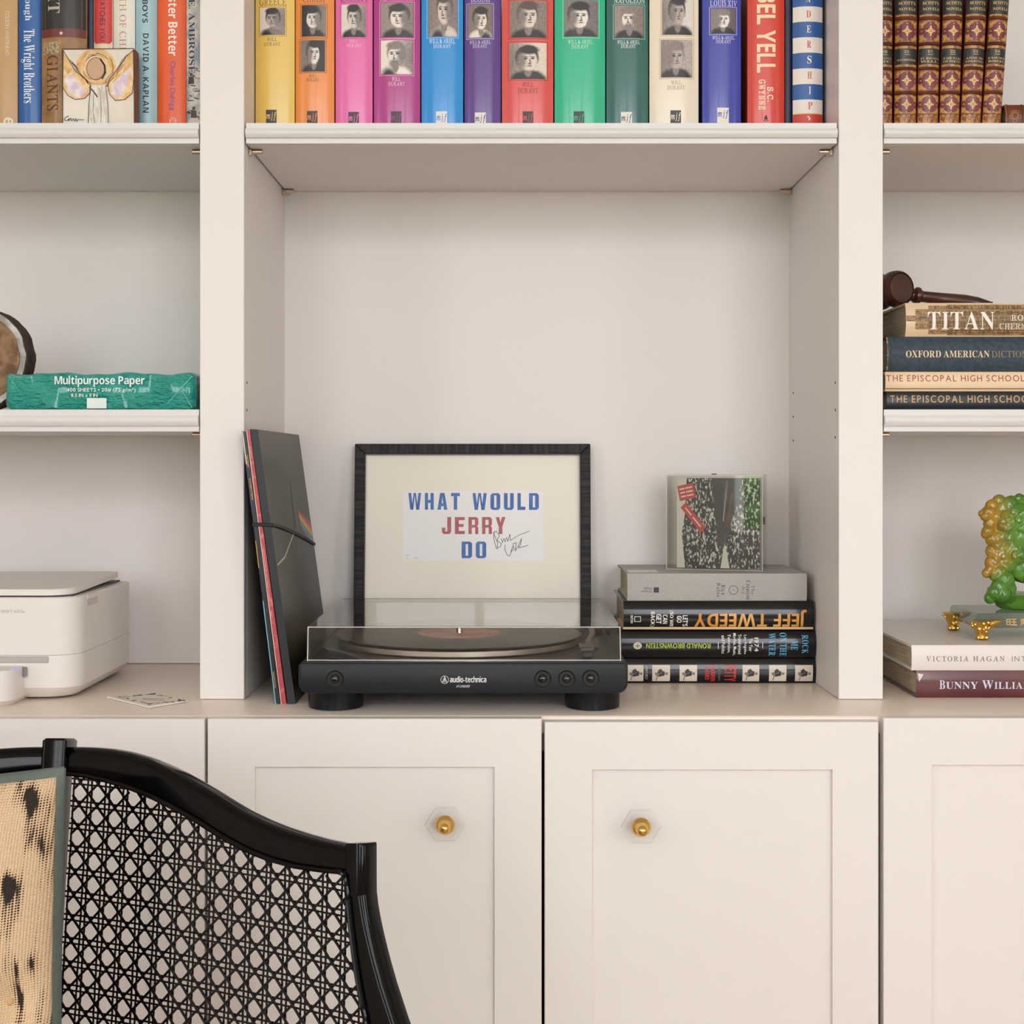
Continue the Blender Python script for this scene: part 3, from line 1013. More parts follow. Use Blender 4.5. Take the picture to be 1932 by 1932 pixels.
p.stroke([(172, 162), (168, 200), (167, 240)], 1.4, M('#6a5c4c')); p.stroke([(200, 162), (204, 200), (205, 240)], 1.2, M('#6a5c4c')); p.stroke([(178, 170), (176, 210), (180, 240)], 1, M('#8a7c6a')); p.stroke([(188, 166), (192, 205), (190, 240)], 1, M('#8a7c6a'))
p.stroke([(118, 93), (253, 92)], 1.4, bk); p.stroke([(118, 93), (119, 240)], 1.4, bk); p.stroke([(253, 93), (254, 240)], 1.6, bk)
p.stroke([(130, 219), (124, 222), (122, 227), (127, 228), (131, 224), (130, 229), (134, 223), (136, 229), (139, 224), (141, 229), (144, 224), (145, 230), (148, 226), (159, 226.5)], 1.0, M('#1c1814'))
p.stroke([(168, 222), (167, 229)], .9, bk); p.stroke([(172, 223), (173, 228)], .9, bk)
p.done('angel_painting', an)

# ---- right bay: leather bound volumes
GOLD, GOLD2 = M('#cf9440', .35, spec=.6, noise=('#8a5424', 260, .42, .62)), M('#e6bb72', .35, spec=.6)
LEATH = M('#6a2a1a', .35, coat=.2, noise=('#4a1810', 40, .35, .7), name='calf_leather')
MAROON = M('#6d2530', .4, coat=.2, noise=('#84434a', 50, .4, .6))
LABELG = M('#1e2b2c', .3, coat=.3)
LVG = 'matching gilt leather volumes on the right bay upper shelf'
VOL = [(1650, 1683.5, '20.', ['REDGAUNTLET', 'ETC.'], 0.2, 'gilt leather volume half hidden by the right stile'),
       (1686, 1728.5, '21.', ['WOODSTOCK'], 0.5, 'gilt leather volume numbered 21, upright second in the leather row'),
       (1730.5, 1771, '17.', ['ST. RONAN\'S', 'WELL.'], 1.1, 'gilt leather volume numbered 17, third in the leather row'),
       (1773.8, 1812.5, '22.', ['FAIR MAID', 'OF PERTH.'], 1.9, 'gilt leather volume numbered 22, leaning slightly right'),
       (1815.6, 1855, '23.', ['ANNE OF', 'GEIERSTEIN'], 3.0, 'gilt leather volume numbered 23, leaning right'),
       (1856.5, 1893, '24.', ['COUNT', 'ROBERT.'], 3.9, 'gilt leather volume numbered 24, last and most tilted of the leather row')]
YV = 1.70
for i, (x0, x1, num, tl, lean, lab) in enumerate(VOL):
    off = [0, 0, -1.2, -3.2, -5.5, -6.0][i]
    x0 += off; x1 += off
    root, surf, cuts = vbook(lab, x0, x1, YV, LEATH, h=.175, depth=.115, bulge=.006, group=LVG, pages=M('#b9925a', .6), name='leather_book')
    xm, hw = (x0 + x1) / 2, (x1 - x0) / 2 - 1.2
    L_, R_ = xm - hw, xm + hw
    p = Print(surf)
    p.rect(L_, -20, R_, 30, LABELG); p.rect(L_, 30, R_, 33.5, GOLD)
    for y0, y1 in ((41, 82), (135, 174), (181, 218)):
        p.rect(L_, y0, R_, y1, GOLD)
    p.rect(L_, 89, R_, 94, GOLD); p.rect(L_, 94, R_, 124, LABELG); p.rect(L_, 124, R_, 128.5, GOLD)
    p.rect(L_, 219, R_, 245, GOLD)
    p.lift()
    for y0, y1 in ((41, 82), (135, 174), (181, 218)):
        cy, hh = (y0 + y1) / 2, (y1 - y0) / 2 - 3.5
        p.poly([(xm - hw * .42, cy - hh), (xm + hw * .42, cy - hh), (xm + hw, cy - hh * .32), (xm + hw, cy + hh * .32), (xm + hw * .42, cy + hh), (xm - hw * .42, cy + hh), (xm - hw, cy + hh * .32), (xm - hw, cy - hh * .32)], MAROON)
        p.rect(L_, y0 + .8, R_, y0 + 1.6, M('#7a3c1c')); p.rect(L_, y1 - 1.6, R_, y1 - .8, M('#7a3c1c'))
    p.lift()
    for y0, y1 in ((41, 82), (135, 174), (181, 218)):
        cy = (y0 + y1) / 2
        for dx, dy, rx, ry in ((0, -6, 1.9, 4.6), (0, 6, 1.9, 4.6), (-5.5, 0, 4.2, 1.7), (5.5, 0, 4.2, 1.7), (-2.8, -2.8, 1.6, 1.6), (2.8, -2.8, 1.6, 1.6), (-2.8, 2.8, 1.6, 1.6), (2.8, 2.8, 1.6, 1.6), (0, 0, 1.3, 1.3), (0, -14, 1.1, 1.1), (0, 14, 1.1, 1.1), (-hw * .82, 0, 1.1, 1.1), (hw * .82, 0, 1.1, 1.1)):
            p.ell(xm + dx, cy + dy, rx, ry, GOLD2, 8)
        for sx in (-1, 1):
            for sy in (-1, 1):
                cx_, cy_ = xm + sx * hw * .74, cy + sy * 13
                p.ring(cx_, cy_, 2.4, .8, GOLD2, 9); p.ring(cx_ - sx * 5, cy_ + sy * 2.4, 1.7, .7, GOLD2, 8); p.ring(cx_ + sx * .8, cy_ - sy * 5, 1.5, .7, GOLD2, 8)
    for k in range(4):
        xk = L_ + (R_ - L_) * (k + .45) / 4; p.ring(xk, 226, 2.8, 1, MAROON, 10); p.stroke([(xk + 2, 232), (xk + 4.5, 220)], 1, MAROON)
    p.done('gilt_tooling', root, cuts)
    p = Print(surf, .0005)
    p.text("SCOTT'S", (xm - hw * .78, 6, xm + hw * .82, 12), GOLD2, 'serifb'); p.text('NOVELS', (xm - hw * .78, 17.5, xm + hw * .82, 23), GOLD2, 'serifb')
    p.text(num, (xm - 5, 98, xm + 5.5, 103), GOLD2, 'serifb'); p.rect(xm - 4.5, 105.5, xm + 5, 106.5, GOLD2)
    for k, t_ in enumerate(tl):
        yy = 111 + k * 6 if len(tl) > 1 else 114
        p.text(t_, (xm - hw * .88, yy, xm + hw * .88, yy + 4), GOLD2, 'serifb')
    p.done('lettering', root, cuts)
    for yb in (37.5, 85.5, 131.8, 177.5):
        bb = B()
        pts = [surf(L_ + 2.2 + (R_ - L_ - 4.4) * k / 12, yb, .0002) for k in range(13)]
        sweep(bb, pts, .0019, 8)
        obj('raised_band', bb, LEATH, root, True)
    root.rotation_euler = (0, math.radians(lean), 0)
    root.location.z += (PX(x1, YV) - PX(x0, YV)) / 2 * math.sin(math.radians(lean))
root, surf, cuts = hbook('brown leather book lying beside the tilted leather row', 1894, 2075, 194, 232, 1.70, M('#7a3c1e', .35, coat=.2, noise=('#5c2814', 30, .3, .7)), depth=.15, z0=ZU[1], z1=ZU[1] + .0335, bulge=.005)
p = Print(surf); p.rect(1897, 197, 1900, 240, M('#5a2412')); p.rect(1925, 197, 1928, 240, M('#5a2412')); p.rect(1896, 197, 1897, 240, GOLD)
for dx, dy, rr in ((1912, 220, 7), (1908, 214, 3), (1917, 213, 3), (1905, 222, 3.5), (1920, 222, 3.5), (1912, 212, 2.4), (1912, 229, 4)):
    p.ring(dx, dy, rr, 1, M('#b08048', .4), 10)
p.done('gilt_tooling', root, cuts)

# ------------------------------------------------------------------ left bay middle shelf
YP = 1.668
px0, px1 = PX(9, YP), PX(367, YP)
zb, zt_ = ZM[1], PZ(703, YP)
rm = thing('paper_ream', 'teal green wrapped ream of printer paper with white lettering', 'paper ream', ((px0 + px1) / 2, YP + .12, zb))
WRAP = M('#0a9c8e', .2, coat=.8, noise=('#16ac9c', 30, .4, .7), bump=(95, 4.0, (1, 1, 2.2)), name='ream_wrapper')
b = B()
dep = .268
nx, nz = 44, 8
lp = rrect(0, 1, 0, 1, .06, 3)
rr_ = random.Random(5)
loops = []
for k in range(nx + 1):
    u = k / nx
    row = []
    for q, (a, c) in enumerate(lp):
        wob = .0012 * math.sin(u * 17 + a * 5 + c * 3) + .0006 * math.sin(u * 41 + c * 7)
        inset = .004 if k in (0, nx) else 0
        row.append((px0 + (px1 - px0) * u, YP + inset + (dep - 2 * inset) * a + (wob if 0 < c < 1 else 0), zb + inset + (zt_ - zb - 2 * inset) * c + (wob if c > .5 else 0)))
    loops.append(row)
loft(b, loops)
obj('wrapper', b, WRAP, rm, True, angle=60)
for sgn, xe in ((1, px1),):
    b = B(); box(b, xe - .0002, xe + .0006, YP + .006, YP + dep - .006, zb + .004, zt_ - .004); obj('end_fold', b, WRAP, rm)
p = Print(flat(YP - .0022))
wl = M('#dff0ec', .35)
p.text('Multipurpose Paper', (103, 709, 273, 730), wl, 'sansb'); p.text('400 SHEETS • 20# (75 g/m²)', (126, 732, 256, 741), wl, 'sans', offset=.012); p.text('8.5 IN x 11 IN', (134, 742.5, 184, 749), wl, 'sans', offset=.01)
p.done('lettering', rm)
p = Print(flat(YP - .0022)); p.rect(164, 751, 201, 770.5, M('#e4ece6', .35)); p.done('white_label', rm)
for cr_ in ([(315, 762), (362, 710)], [(340, 731), (362, 768)], [(16, 709), (40, 742)]):
    p = Print(flat(YP - .0022)); p.stroke(cr_, 1.1, M('#3fb5a6', .2)); p.done('wrapper_crease', rm)

# round slice of wood with bark rim, standing behind the ream
cs = P(-43, 678, 1.745)
Rr = cs.z - ZM[1]
sl = thing('wood_slice', 'round brown wood slice with pale rim standing behind the paper ream', 'ornament', (cs.x, 1.75, ZM[1]))
r = random.Random(2)
rim = [Rr * (1 + .012 * math.sin(3 * a) + r.uniform(-.012, .012)) if abs(a - 1.5 * math.pi) > .5 else Rr * .995 for a in [2 * math.pi * k / 60 for k in range(60)]]


def disc(bm, s, y0, y1):
    lo = [[(cs.x + rim[k] * s * math.cos(2 * math.pi * k / 60), y, cs.z + rim[k] * s * math.sin(2 * math.pi * k / 60)) for k in range(60)] for y in (y0, y1)]
    loft(bm, lo)


b = B(); disc(b, 1.0, 1.737, 1.765); obj('bark', b, M('#4a3324', .8, noise=('#2b1d14', 80, .35, .65), bump=(120, .6)), sl, True)
b = B(); disc(b, .965, 1.734, 1.7375); obj('rim', b, M('#9a948c', .45, noise=('#d5d0c8', 40, .4, .6)), sl, True)
b = B(); disc(b, .86, 1.7322, 1.7345); obj('wood_face', b, M('#9c7a58', .7, noise=('#6c4a30', 70, .38, .62), bump=(160, .4)), sl, True)

# ------------------------------------------------------------------ right bay middle shelf
PB = 'books piled on the right bay middle shelf'
YR = 1.675
z = ZM[1]
z1 = PZ(738.5, YR)
root, surf, cuts = hbook('black cloth book with gold capitals at the bottom of the gavel pile', 1672, 2080, 738, 771, YR, M('#17202a', .4, coat=.1, bump=(300, .05)), z0=z, z1=z1, group=PB, depth=.2, bulge=.003)
p = Print(surf); p.text('THE EPISCOPAL HIGH SCHOOL', (1678, 746, 1948, 760), M('#c99e60', .4), 'sans', offset=.008, space=1.25); p.done('lettering', root, cuts)
z2 = PZ(701.5, YR)
root, surf, cuts = hbook('cream cloth book with red capitals in the gavel pile', 1669.5, 2080, 701, 738, YR, M('#f0d3ae', .5), z0=z1, z1=z2, group=PB, depth=.2, bulge=.003)
p = Print(surf); p.text('THE EPISCOPAL HIGH SCHOOL', (1671, 708, 1931, 720), M('#9c4232', .4), 'sans', offset=.004, space=1.25); p.rect(1669, 732.5, 2079, 734.5, M('#8a7656')); p.done('lettering', root, cuts)
z3 = PZ(635.5, YR)
root, surf, cuts = hbook('dark blue cloth dictionary with faded gold capitals in the gavel pile', 1671, 2080, 635, 701, YR, M('#273642', .6, noise=('#33454f', 200, .4, .6), bump=(500, .15)), z0=z2, z1=z3, group=PB, depth=.16, bulge=.005)
p = Print(surf); p.text('OXFORD AMERICAN', (1707, 662, 1864, 675), M('#e8cda2', .4), 'serifb', offset=-.006); p.text('DICTIONARY', (1868, 662.5, 1972, 675), M('#8c7a60', .5), 'serif'); p.rect(1671.5, 636.5, 1674, 700, M('#5a5648', .6, noise=('#c8a878', 300, .5, .6))); p.rect(1678, 637, 1679, 700, M('#1d2830')); p.done('lettering', root, cuts)
z4 = PZ(571.5, YR)
root, surf, cuts = hbook('thick tan jacketed biography with white capitals at the top of the gavel pile', 1707.5, 2080, 571, 635, YR, M('#e3c6a2', .4, coat=.15), z0=z3, z1=z4, group=PB, depth=.16, bulge=.005)
p = Print(surf)
br, bd = M('#b39062', .45, noise=('#8f6e46', 120, .4, .6, (1, 1, 8))), M('#6a5638', .5, noise=('#b39062', 150, .45, .6, (4, 1, 1)))
for x0, y0, y1 in ((1725, 584, 622), (1708, 596, 607), (1750, 577, 631), (1786, 575, 633)):
    p.rect(x0, y0, 2079, y1, br)
p.lift()
for x0, y0, y1 in ((1708, 598, 600), (1708, 604, 606.5), (1726, 587, 590), (1726, 592, 594.5), (1726, 612, 615), (1728, 617, 619), (1751, 577, 583), (1752, 625, 627.5), (1786, 629, 631.5), (1730, 600.5, 602.5), (1770, 609, 611), (1755, 620.5, 622)):
    p.rect(x0, y0, 2079, y1, bd)
p.done('jacket_skyline', root, cuts)
p = Print(surf, .0006); p.text('TITAN', (1748, 588.5, 1874, 623), M('#f3ebe0', .4), 'serifb', offset=-.008); p.text('RON', (1905, 595, 1939, 606), M('#efe4d4', .4), 'serif', offset=.01); p.text('CHERNOW', (1883, 611, 1957, 622.5), M('#efe4d4', .4), 'serif', offset=.01); p.done('lettering', root, cuts)
# gavel
GW = M('#4a2112', .28, coat=.5, noise=('#2a1009', 18, .3, .7, (1, 1, 5)), name='gavel_wood')
gv = thing('gavel', 'dark polished wooden gavel lying on top of the tan biography', 'gavel', (PX(1692, 1.70), 1.70, z4))
hc = P(1698, 544, 1.718)
hr = hc.z - z4 - .0003
axd = Vector((.47, -.88, .02)).normalized()
b = B(); lathe(b, [(hr * .80, -.043), (hr * .95, -.041), (hr * 1.0, -.039), (hr, -.032), (hr * .93, -.03), (hr * .8, -.027), (hr * .76, -.022), (hr * .8, -.017), (hr * .93, -.013), (hr, -.01), (hr, -.003), (hr * .95, .001), (hr * .87, .0035), (hr * .83, .0016), (hr * .80, .0030), (hr * .6, .0040), (.001, .0042)], hc, axd, 40)
obj('head', b, GW, gv, True, angle=30)
h0 = hc - axd * .02 + Vector((.006, 0, -.003)); h1 = Vector((PX(1871, 1.74), 1.74, z4 + .0045))
dv = (h1 - h0); Ln = dv.length
b = B(); lathe(b, [(.0070, 0), (.0070, .023), (.0080, .025), (.0105, .0275), (.0108, .030), (.0100, .0325), (.0075, .034), (.0068, .037), (.0075, Ln * .5), (.0088, Ln * .72), (.0078, Ln * .85), (.005, Ln * .96), (.0043, Ln * .985), (.0045, Ln), (.002, Ln + .0015)], h0, dv, 24)
obj('handle', b, GW, gv, True, angle=30)

# ------------------------------------------------------------------ printer
PW = M('#eee7e0', .4, spec=.4, name='printer_plastic')
PG = M('#b9b2ac', .4, name='printer_grey')
pr = thing('printer', 'white home inkjet printer with a flat scanner lid on the worktop', 'printer', (-.62, 1.76, ZT))
XR_, YF, YBk = -.4985, 1.640, 1.868
XL_ = XR_ - .36
zf = lambda py: PZ(py, YF)
rc = .030


def ploop(z, ins, r=rc):
    return [(x, y, z) for x, y in rrect(XL_ + ins, XR_ - ins, YF + ins, YBk - ins * .3, (r, .008, .008, r), 8)]


b = B(); loft(b, [ploop(zf(1318), .012), ploop(zf(1308), .005), ploop(zf(1298), 0.0004), ploop(zf(1236.6), 0)]); obj('base', b, PW, pr, True, angle=25)
b = B(); loft(b, [ploop(zf(1236), 0), ploop(zf(1130), .0), ploop(zf(1127.5), .0012)]); obj('upper_body', b, PW, pr, True, angle=25)
b = B(); box(b, XL_ + .02, XR_ - .012, YF + .02, YBk - .006, zf(1127.5) - .001, zf(1127.5) + .0022); obj('scanner_bed', b, M('#4a4640', .5), pr)
# lid tilts up a little towards the back
LX = XR_ - .010
b = B()
zlf, zlb = zf(1124.5), zf(1124.5) + .0055
lo = rrect(XL_ + .01, LX, YF + .004, YBk - .018, (.028, .006, .006, .028), 8)
sl_ = lambda y: (y - YF) / (YBk - YF)
loft(b, [[(x, y, zlf + (zlb - zlf) * sl_(y) + h) for x, y in lo] for h in (0, .0062)] + [[((x - (XL_ + LX) / 2) * .995 + (XL_ + LX) / 2, y + .0006, zlf + (zlb - zlf) * sl_(y) + .0072) for x, y in lo]])
obj('scanner_lid', b, PW, pr, True, angle=30)
# finger notch on the side
b = B(); box(b, XR_ - .0015, XR_ + .0006, YF + .034, YF + .078, zf(1150), zf(1128.5), .0005, 1); obj('finger_notch', b, M('#d8cdc2', .4), pr)
b = B(); box(b, XR_ - .001, XR_ + .0016, YF + .036, YF + .078, zf(1136), zf(1128), .0006, 1); obj('notch_lip', b, PW, pr)
# output slot and control panel
b = B(); box(b, XL_ + .03, PX(92, YF), YF - .0012, YF + .01, zf(1251), zf(1238), .001, 1); obj('output_slot', b, PG, pr)
b = B()
cp = rrect(XL_ + .04, PX(34, YF - .02), YF - .045, YF + .02, (.02, .001, .001, .02), 8)
loft(b, [[((x - .0) - (.006 if h == 0 else 0), y + (.008 if h == 0 else 0), z) for x, y in cp] for h, z in ((0, zf(1324)), (1, zf(1312)), (2, zf(1264)), (3, zf(1256)))])
obj('control_panel', b, PW, pr, True, angle=30)
b = B(); box(b, PX(34, YF) - .003, PX(52, YF), YF - .006, YF + .001, zf(1276), zf(1258), .001, 1); obj('tray_gap', b, M('#8f8a88', .4), pr)
b = B(); box(b, PX(21, YF - .03), PX(34, YF - .03), YF - .030, YF - .026, zf(1256), zf(1256) + .0006)
LED = bpy.data.materials.new('status_led'); LED.use_nodes = True
pb = LED.node_tree.nodes['Principled BSDF']; pb.inputs['Base Color'].default_value = rgb('#6f78e8'); pb.inputs['Emission Color'].default_value = rgb('#6f78ff'); pb.inputs['Emission Strength'].default_value = 1.2
obj('status_light', b, LED, pr)
for fx, fy in ((XR_ - .09, YF + .02), (XL_ + .06, YF + .02), (XR_ - .05, YBk - .03), (XL_ + .05, YBk - .03)):
    b = B(); cyl(b, (fx, fy, ZT), (fx, fy, zf(1317)), .011, seg=18); obj('foot', b, M('#c9c2ba', .5), pr, True)
p = Print(flat(YF)); p.text('HP ENVY', (-8, 1150.5, 24, 1156.5), M('#a79f98', .4), 'sans', offset=.006); p.text('6055e', (26.5, 1150.5, 47, 1156.5), M('#b3aba4', .4), 'sans'); p.done('lettering', pr)

# card on the worktop
def TOPP(px, py):
    Y = (CZ - ZT) * F / (py - CY)
    return Vector(((px - CX) * Y / F, Y, ZT))


q = [TOPP(202, 1318), TOPP(281, 1337), TOPP(354, 1325), TOPP(291, 1309.5)]
cd = thing('card', 'square white card with small red and blue print lying beside the printer', 'card', (q[0] + q[2]) / 2)
b = B(); loft(b, [[v + Vector((0, 0, .0006)) for v in q], [v + Vector((0, 0, .0026)) for v in q]]); obj('card_stock', b, M('#efe7dc', .5), cd)
o_ = q[0] + Vector((0, 0, .0027)); e1 = q[1] - q[0]; e2 = q[3] - q[0]
p = Print(lambda u, v, h: o_ + e1 * u + e2 * v + Vector((0, 0, h)), .00005)
r = random.Random(4)
cc = [M('#b4523c'), M('#3c5f86'), M('#7c9a6a'), M('#c98a4a'), M('#54382e')]
for k in range(90):
    e = r.randrange(4); a = r.uniform(.12, .88)
    u, v = [(a, .14), (a, .86), (.16, a), (.84, a)][e]
    if e < 2 and r.random() < .35:
        continue
    p.ell(u + r.uniform(-.035, .035), v + r.uniform(-.035, .035), r.uniform(.015, .035), r.uniform(.015, .035), r.choice(cc), 6)
p.stroke([(.4, .38), (.62, .66)], .03, cc[0]); p.stroke([(.5, .32), (.7, .55)], .02, cc[4])
p.done('printed_border', cd)

# ------------------------------------------------------------------ record sleeves
LPG = 'record sleeves leaning in the left corner of the middle bay'
YF_, YE = 1.621, 1.934
ZLT = 1.1105


def sleeve(label, b0, b1, t0, t1, mat_face, mat_spine, dz=0.0):
    """b0,b1 / t0,t1: px of the spine edges at the bottom and the top."""
    xb0, xb1 = PX(b0, YF_), PX(b1, YF_)
    xt0, xt1 = PX(t0, YF_), PX(t1, YF_)
    t = thing('record_sleeve', label, 'record sleeve', ((xb0 + xb1) / 2, (YF_ + YE) / 2, ZT), LPG)
    lo = lambda y: [(xb0, y, ZT + .0004), (xb1, y, ZT + .0004), (xt1, y, ZLT + dz), (xt0, y, ZLT + dz + .0008)]
    b = B(); loft(b, [lo(YF_ + .001), lo(YE)]); obj('sleeve', b, mat_face, t)
    e = .0002
    b = B(); loft(b, [[(x, YF_ - .0006, z) for x, y, z in lo(0)], [(x, YF_ + .001, z) for x, y, z in lo(0)]]); obj('spine', b, mat_spine, t)
    sp = quad_surf((xt0, YF_ - .0006, ZLT + dz), (xt1, YF_ - .0006, ZLT + dz), (xb0, YF_ - .0006, ZT))
    fc = quad_surf((xt1, YF_, ZLT + dz), (xt1, YE, ZLT + dz), (xb1, YF_, ZT))
    n = (Vector((xt1, YE, ZLT)) - Vector((xt1, YF_, ZLT))).cross(Vector((xb1, YF_, ZT)) - Vector((xt1, YF_, ZLT))).normalized()
    if n.x < 0:
        n = -n
    o0, du, dv_ = Vector((xt1, YF_, ZLT + dz)), Vector((0, YE - YF_, 0)), Vector((xb1 - xt1, 0, ZT - ZLT - dz))
    return t, sp, (lambda u, v, h: o0 + du * u + dv_ * v + n * h)


t, sp, _ = sleeve('thin black and blue record sleeve, leftmost of the leaning three', 519.5, 528.5, 456.5, 464, M('#1d1c20', .35), M('#1b1b1f', .35), -.001)
p = Print(sp); yl = M('#d8a63a', .4)
p.done('printed_edge', t)
for x1_, y0_, y1_, c_ in ((.35, 0, .12, '#b9b4ae'), (.3, .12, .3, '#26306c'), (.22, .62, 1, '#7fc0dc'), (.18, .4, .5, '#d6a23c')):
    p = Print(sp); p.rect(0, y0_, x1_, y1_, M(c_, .4)); p.done('printed_edge', t)
p = Print(sp, .0003); p.text('THE POLICE', (.35, .085, .8, .13), yl, 'sans', 90, offset=.015); p.text('OUTLANDOS D\'AMOUR', (.35, .17, .85, .25), yl, 'sans', 90, offset=.015); p.text('CE06396475216', (.35, .88, .75, .94), yl, 'sans', 90, offset=.015); p.done('lettering', t)
t, sp, _ = sleeve('worn red record sleeve, middle of the leaning three', 530.2, 540.5, 464.6, 471.4, M('#a33238', .4), M('#bc464c', .4, noise=('#d98a88', 90, .55, .7)), .0008)
p = Print(sp); p.rect(0, 0, .2, 1, M('#e3cfc6', .5)); p.done('worn_edge', t)
p = Print(sp, .0003); p.text('BRITANNIA ROW', (.35, .06, .75, .10), M('#e8c2b8', .4), 'sans', 90); p.text('PAINTED FROM MEMORY WITH STRINGS ATTACHED', (.35, .43, .75, .62), M('#e8c2b8', .4), 'sans', 90); p.done('lettering', t)
t, sp, fc = sleeve('thick dark olive record sleeve with a rainbow band, rightmost of the leaning three', 543.0, 557.8, 472.0, 486.5, M('#3b3427', .34, spec=.25, noise=('#2c271d', 8, .3, .7), name='dark_sleeve'), M('#1d1f24', .45), .0016)
p = Print(fc)
for k, c in enumerate(('#b8402e', '#d9783a', '#e3b548', '#5f9a5c', '#4d86a8', '#6e5a86')):
    a0, a1 = .315 + k * .011, .315 + (k + 1) * .011
    c0, c1 = .385 + k * .019, .385 + (k + 1) * .019
    p.poly([(.69, a0), (.99, c0), (.99, c1), (.69, a1)], M(c, .4))
pale = M('#b9b2a4', .4)
p.ring(.62, .34, .0, .001, pale)
p.ell(.60, .325, .045, .12, M('#4a463c', .4), 24)
p.lift()
p.ell(.60, .325, .038, .112, M('#363129', .35), 24)
p.stroke([(.02, .495), (.2, .478), (.5, .40)], .007, M('#d9cdb8', .4))
p.done('cover_artwork', t)
eb = thing('elastic_band', 'narrow black elastic band stretched around the leaning record sleeves', 'band', (PX(500, YF_), YF_, 1.0))
b = B()
pts = [fc(0 + 1.0 * k / 14, .348 + .128 * (k / 14) ** 1.25, .0016) for k in range(15)]
sweep(b, pts, .001, flat=((1, 0, .1), .0042, .0012))
l_ = [Vector((PX(477, YF_) + .0, YF_ - .002, pts[0].z + .0005)), Vector((PX(490, YF_), YF_ - .0026, pts[0].z + .0006)), pts[0] + Vector((0, -.0026, 0)), pts[0]]
b2 = B(); sweep(b2, l_, .001, flat=((0, -1, 0), .0042, .0012)); join(b, b2)
obj('strap', b, M('#101113', .6), eb, True)

# ------------------------------------------------------------------ framed print
fx0, fx1 = -.2105, .1072
FYf, FH, LEAN = 1.8985, .301, .026
fr = thing('framed_print', 'black wood framed letterpress print leaning on the back panel', 'picture frame', ((fx0 + fx1) / 2, FYf, ZT))


def fsurf(off):
    def s(px, py, h):
        zz = PZ(py, 1.91)
        Y = FYf + LEAN * (zz - ZT) / FH + off
        return Vector((PX(px, Y), FYf + off - h, PZ(py, Y)))
    return s


WOODB = M('#141211', .45, spec=.2, noise=('#3a3532', 14, .42, .68, (1, 1, 14)), bump=(60, .25, (1, 1, 10)), name='black_oak_v')
WOODH = M('#141211', .45, spec=.2, noise=('#3a3532', 14, .42, .68, (14, 1, 1)), bump=(60, .25, (10, 1, 1)), name='black_oak_h')
fw = .0132
for nm, (x0, x1, z0, z1), mt in (('frame_rail', (fx0, fx1, ZT + FH - fw, ZT + FH), WOODH), ('frame_rail', (fx0, fx1, ZT, ZT + fw), WOODH), ('frame_stile', (fx0, fx0 + fw, ZT, ZT + FH), WOODB), ('frame_stile', (fx1 - fw, fx1, ZT, ZT + FH), WOODB)):
    b = B()
    hz = nm == 'frame_rail'
    # mitred bar
    if hz:
        top = z1 > ZT + .1
        A = [(x0, z1 if top else z0), (x1, z1 if top else z0), (x1 - fw, z0 if top else z1), (x0 + fw, z0 if top else z1)]
    else:
        lf = x0 == fx0
        A = [(x0 if lf else x1, z0), (x0 if lf else x1, z1), (x1 if lf else x0, z1 - fw), (x1 if lf else x0, z0 + fw)]
    loft(b, [[(x, FYf, z) for x, z in A], [(x, FYf + .016, z) for x, z in A]])
    bmesh.ops.bevel(b, geom=list(b.edges), offset=.0008, segments=1, affect='EDGES')
    obj(nm, b, mt, fr)
b = B(); box(b, fx0 + fw - .001, fx1 - fw + .001, FYf + .008, FYf + .012, ZT + fw - .001, ZT + FH - fw + .001); obj('mat_board', b, M('#fdf4e4', .7), fr)
b = B()
for x0, x1, z0, z1 in ((fx0 + fw - .0004, fx0 + fw + .0012, ZT + fw, ZT + FH - fw), (fx1 - fw - .0012, fx1 - fw + .0004, ZT + fw, ZT + FH - fw), (fx0 + fw, fx1 - fw, ZT + FH - fw - .0012, ZT + FH - fw + .0004), (fx0 + fw, fx1 - fw, ZT + fw, ZT + fw + .0012)):
    box(b, x0, x1, FYf + .001, FYf + .0078, z0, z1)
obj('inner_lip', b, BLACK, fr)
s8 = fsurf(.0078)
p = Print(s8); p.rect(760, 923, 1026, 1055.5, M('#fbf8f7', .6)); p.done('paper_sheet', fr)
def R4(x0, y0, x1, y1):
    return [(x0, y0), (x1, y0), (x1, y1), (x0, y1)]


def mirx(pl):
    return [(1 - x, y) for x, y in pl]


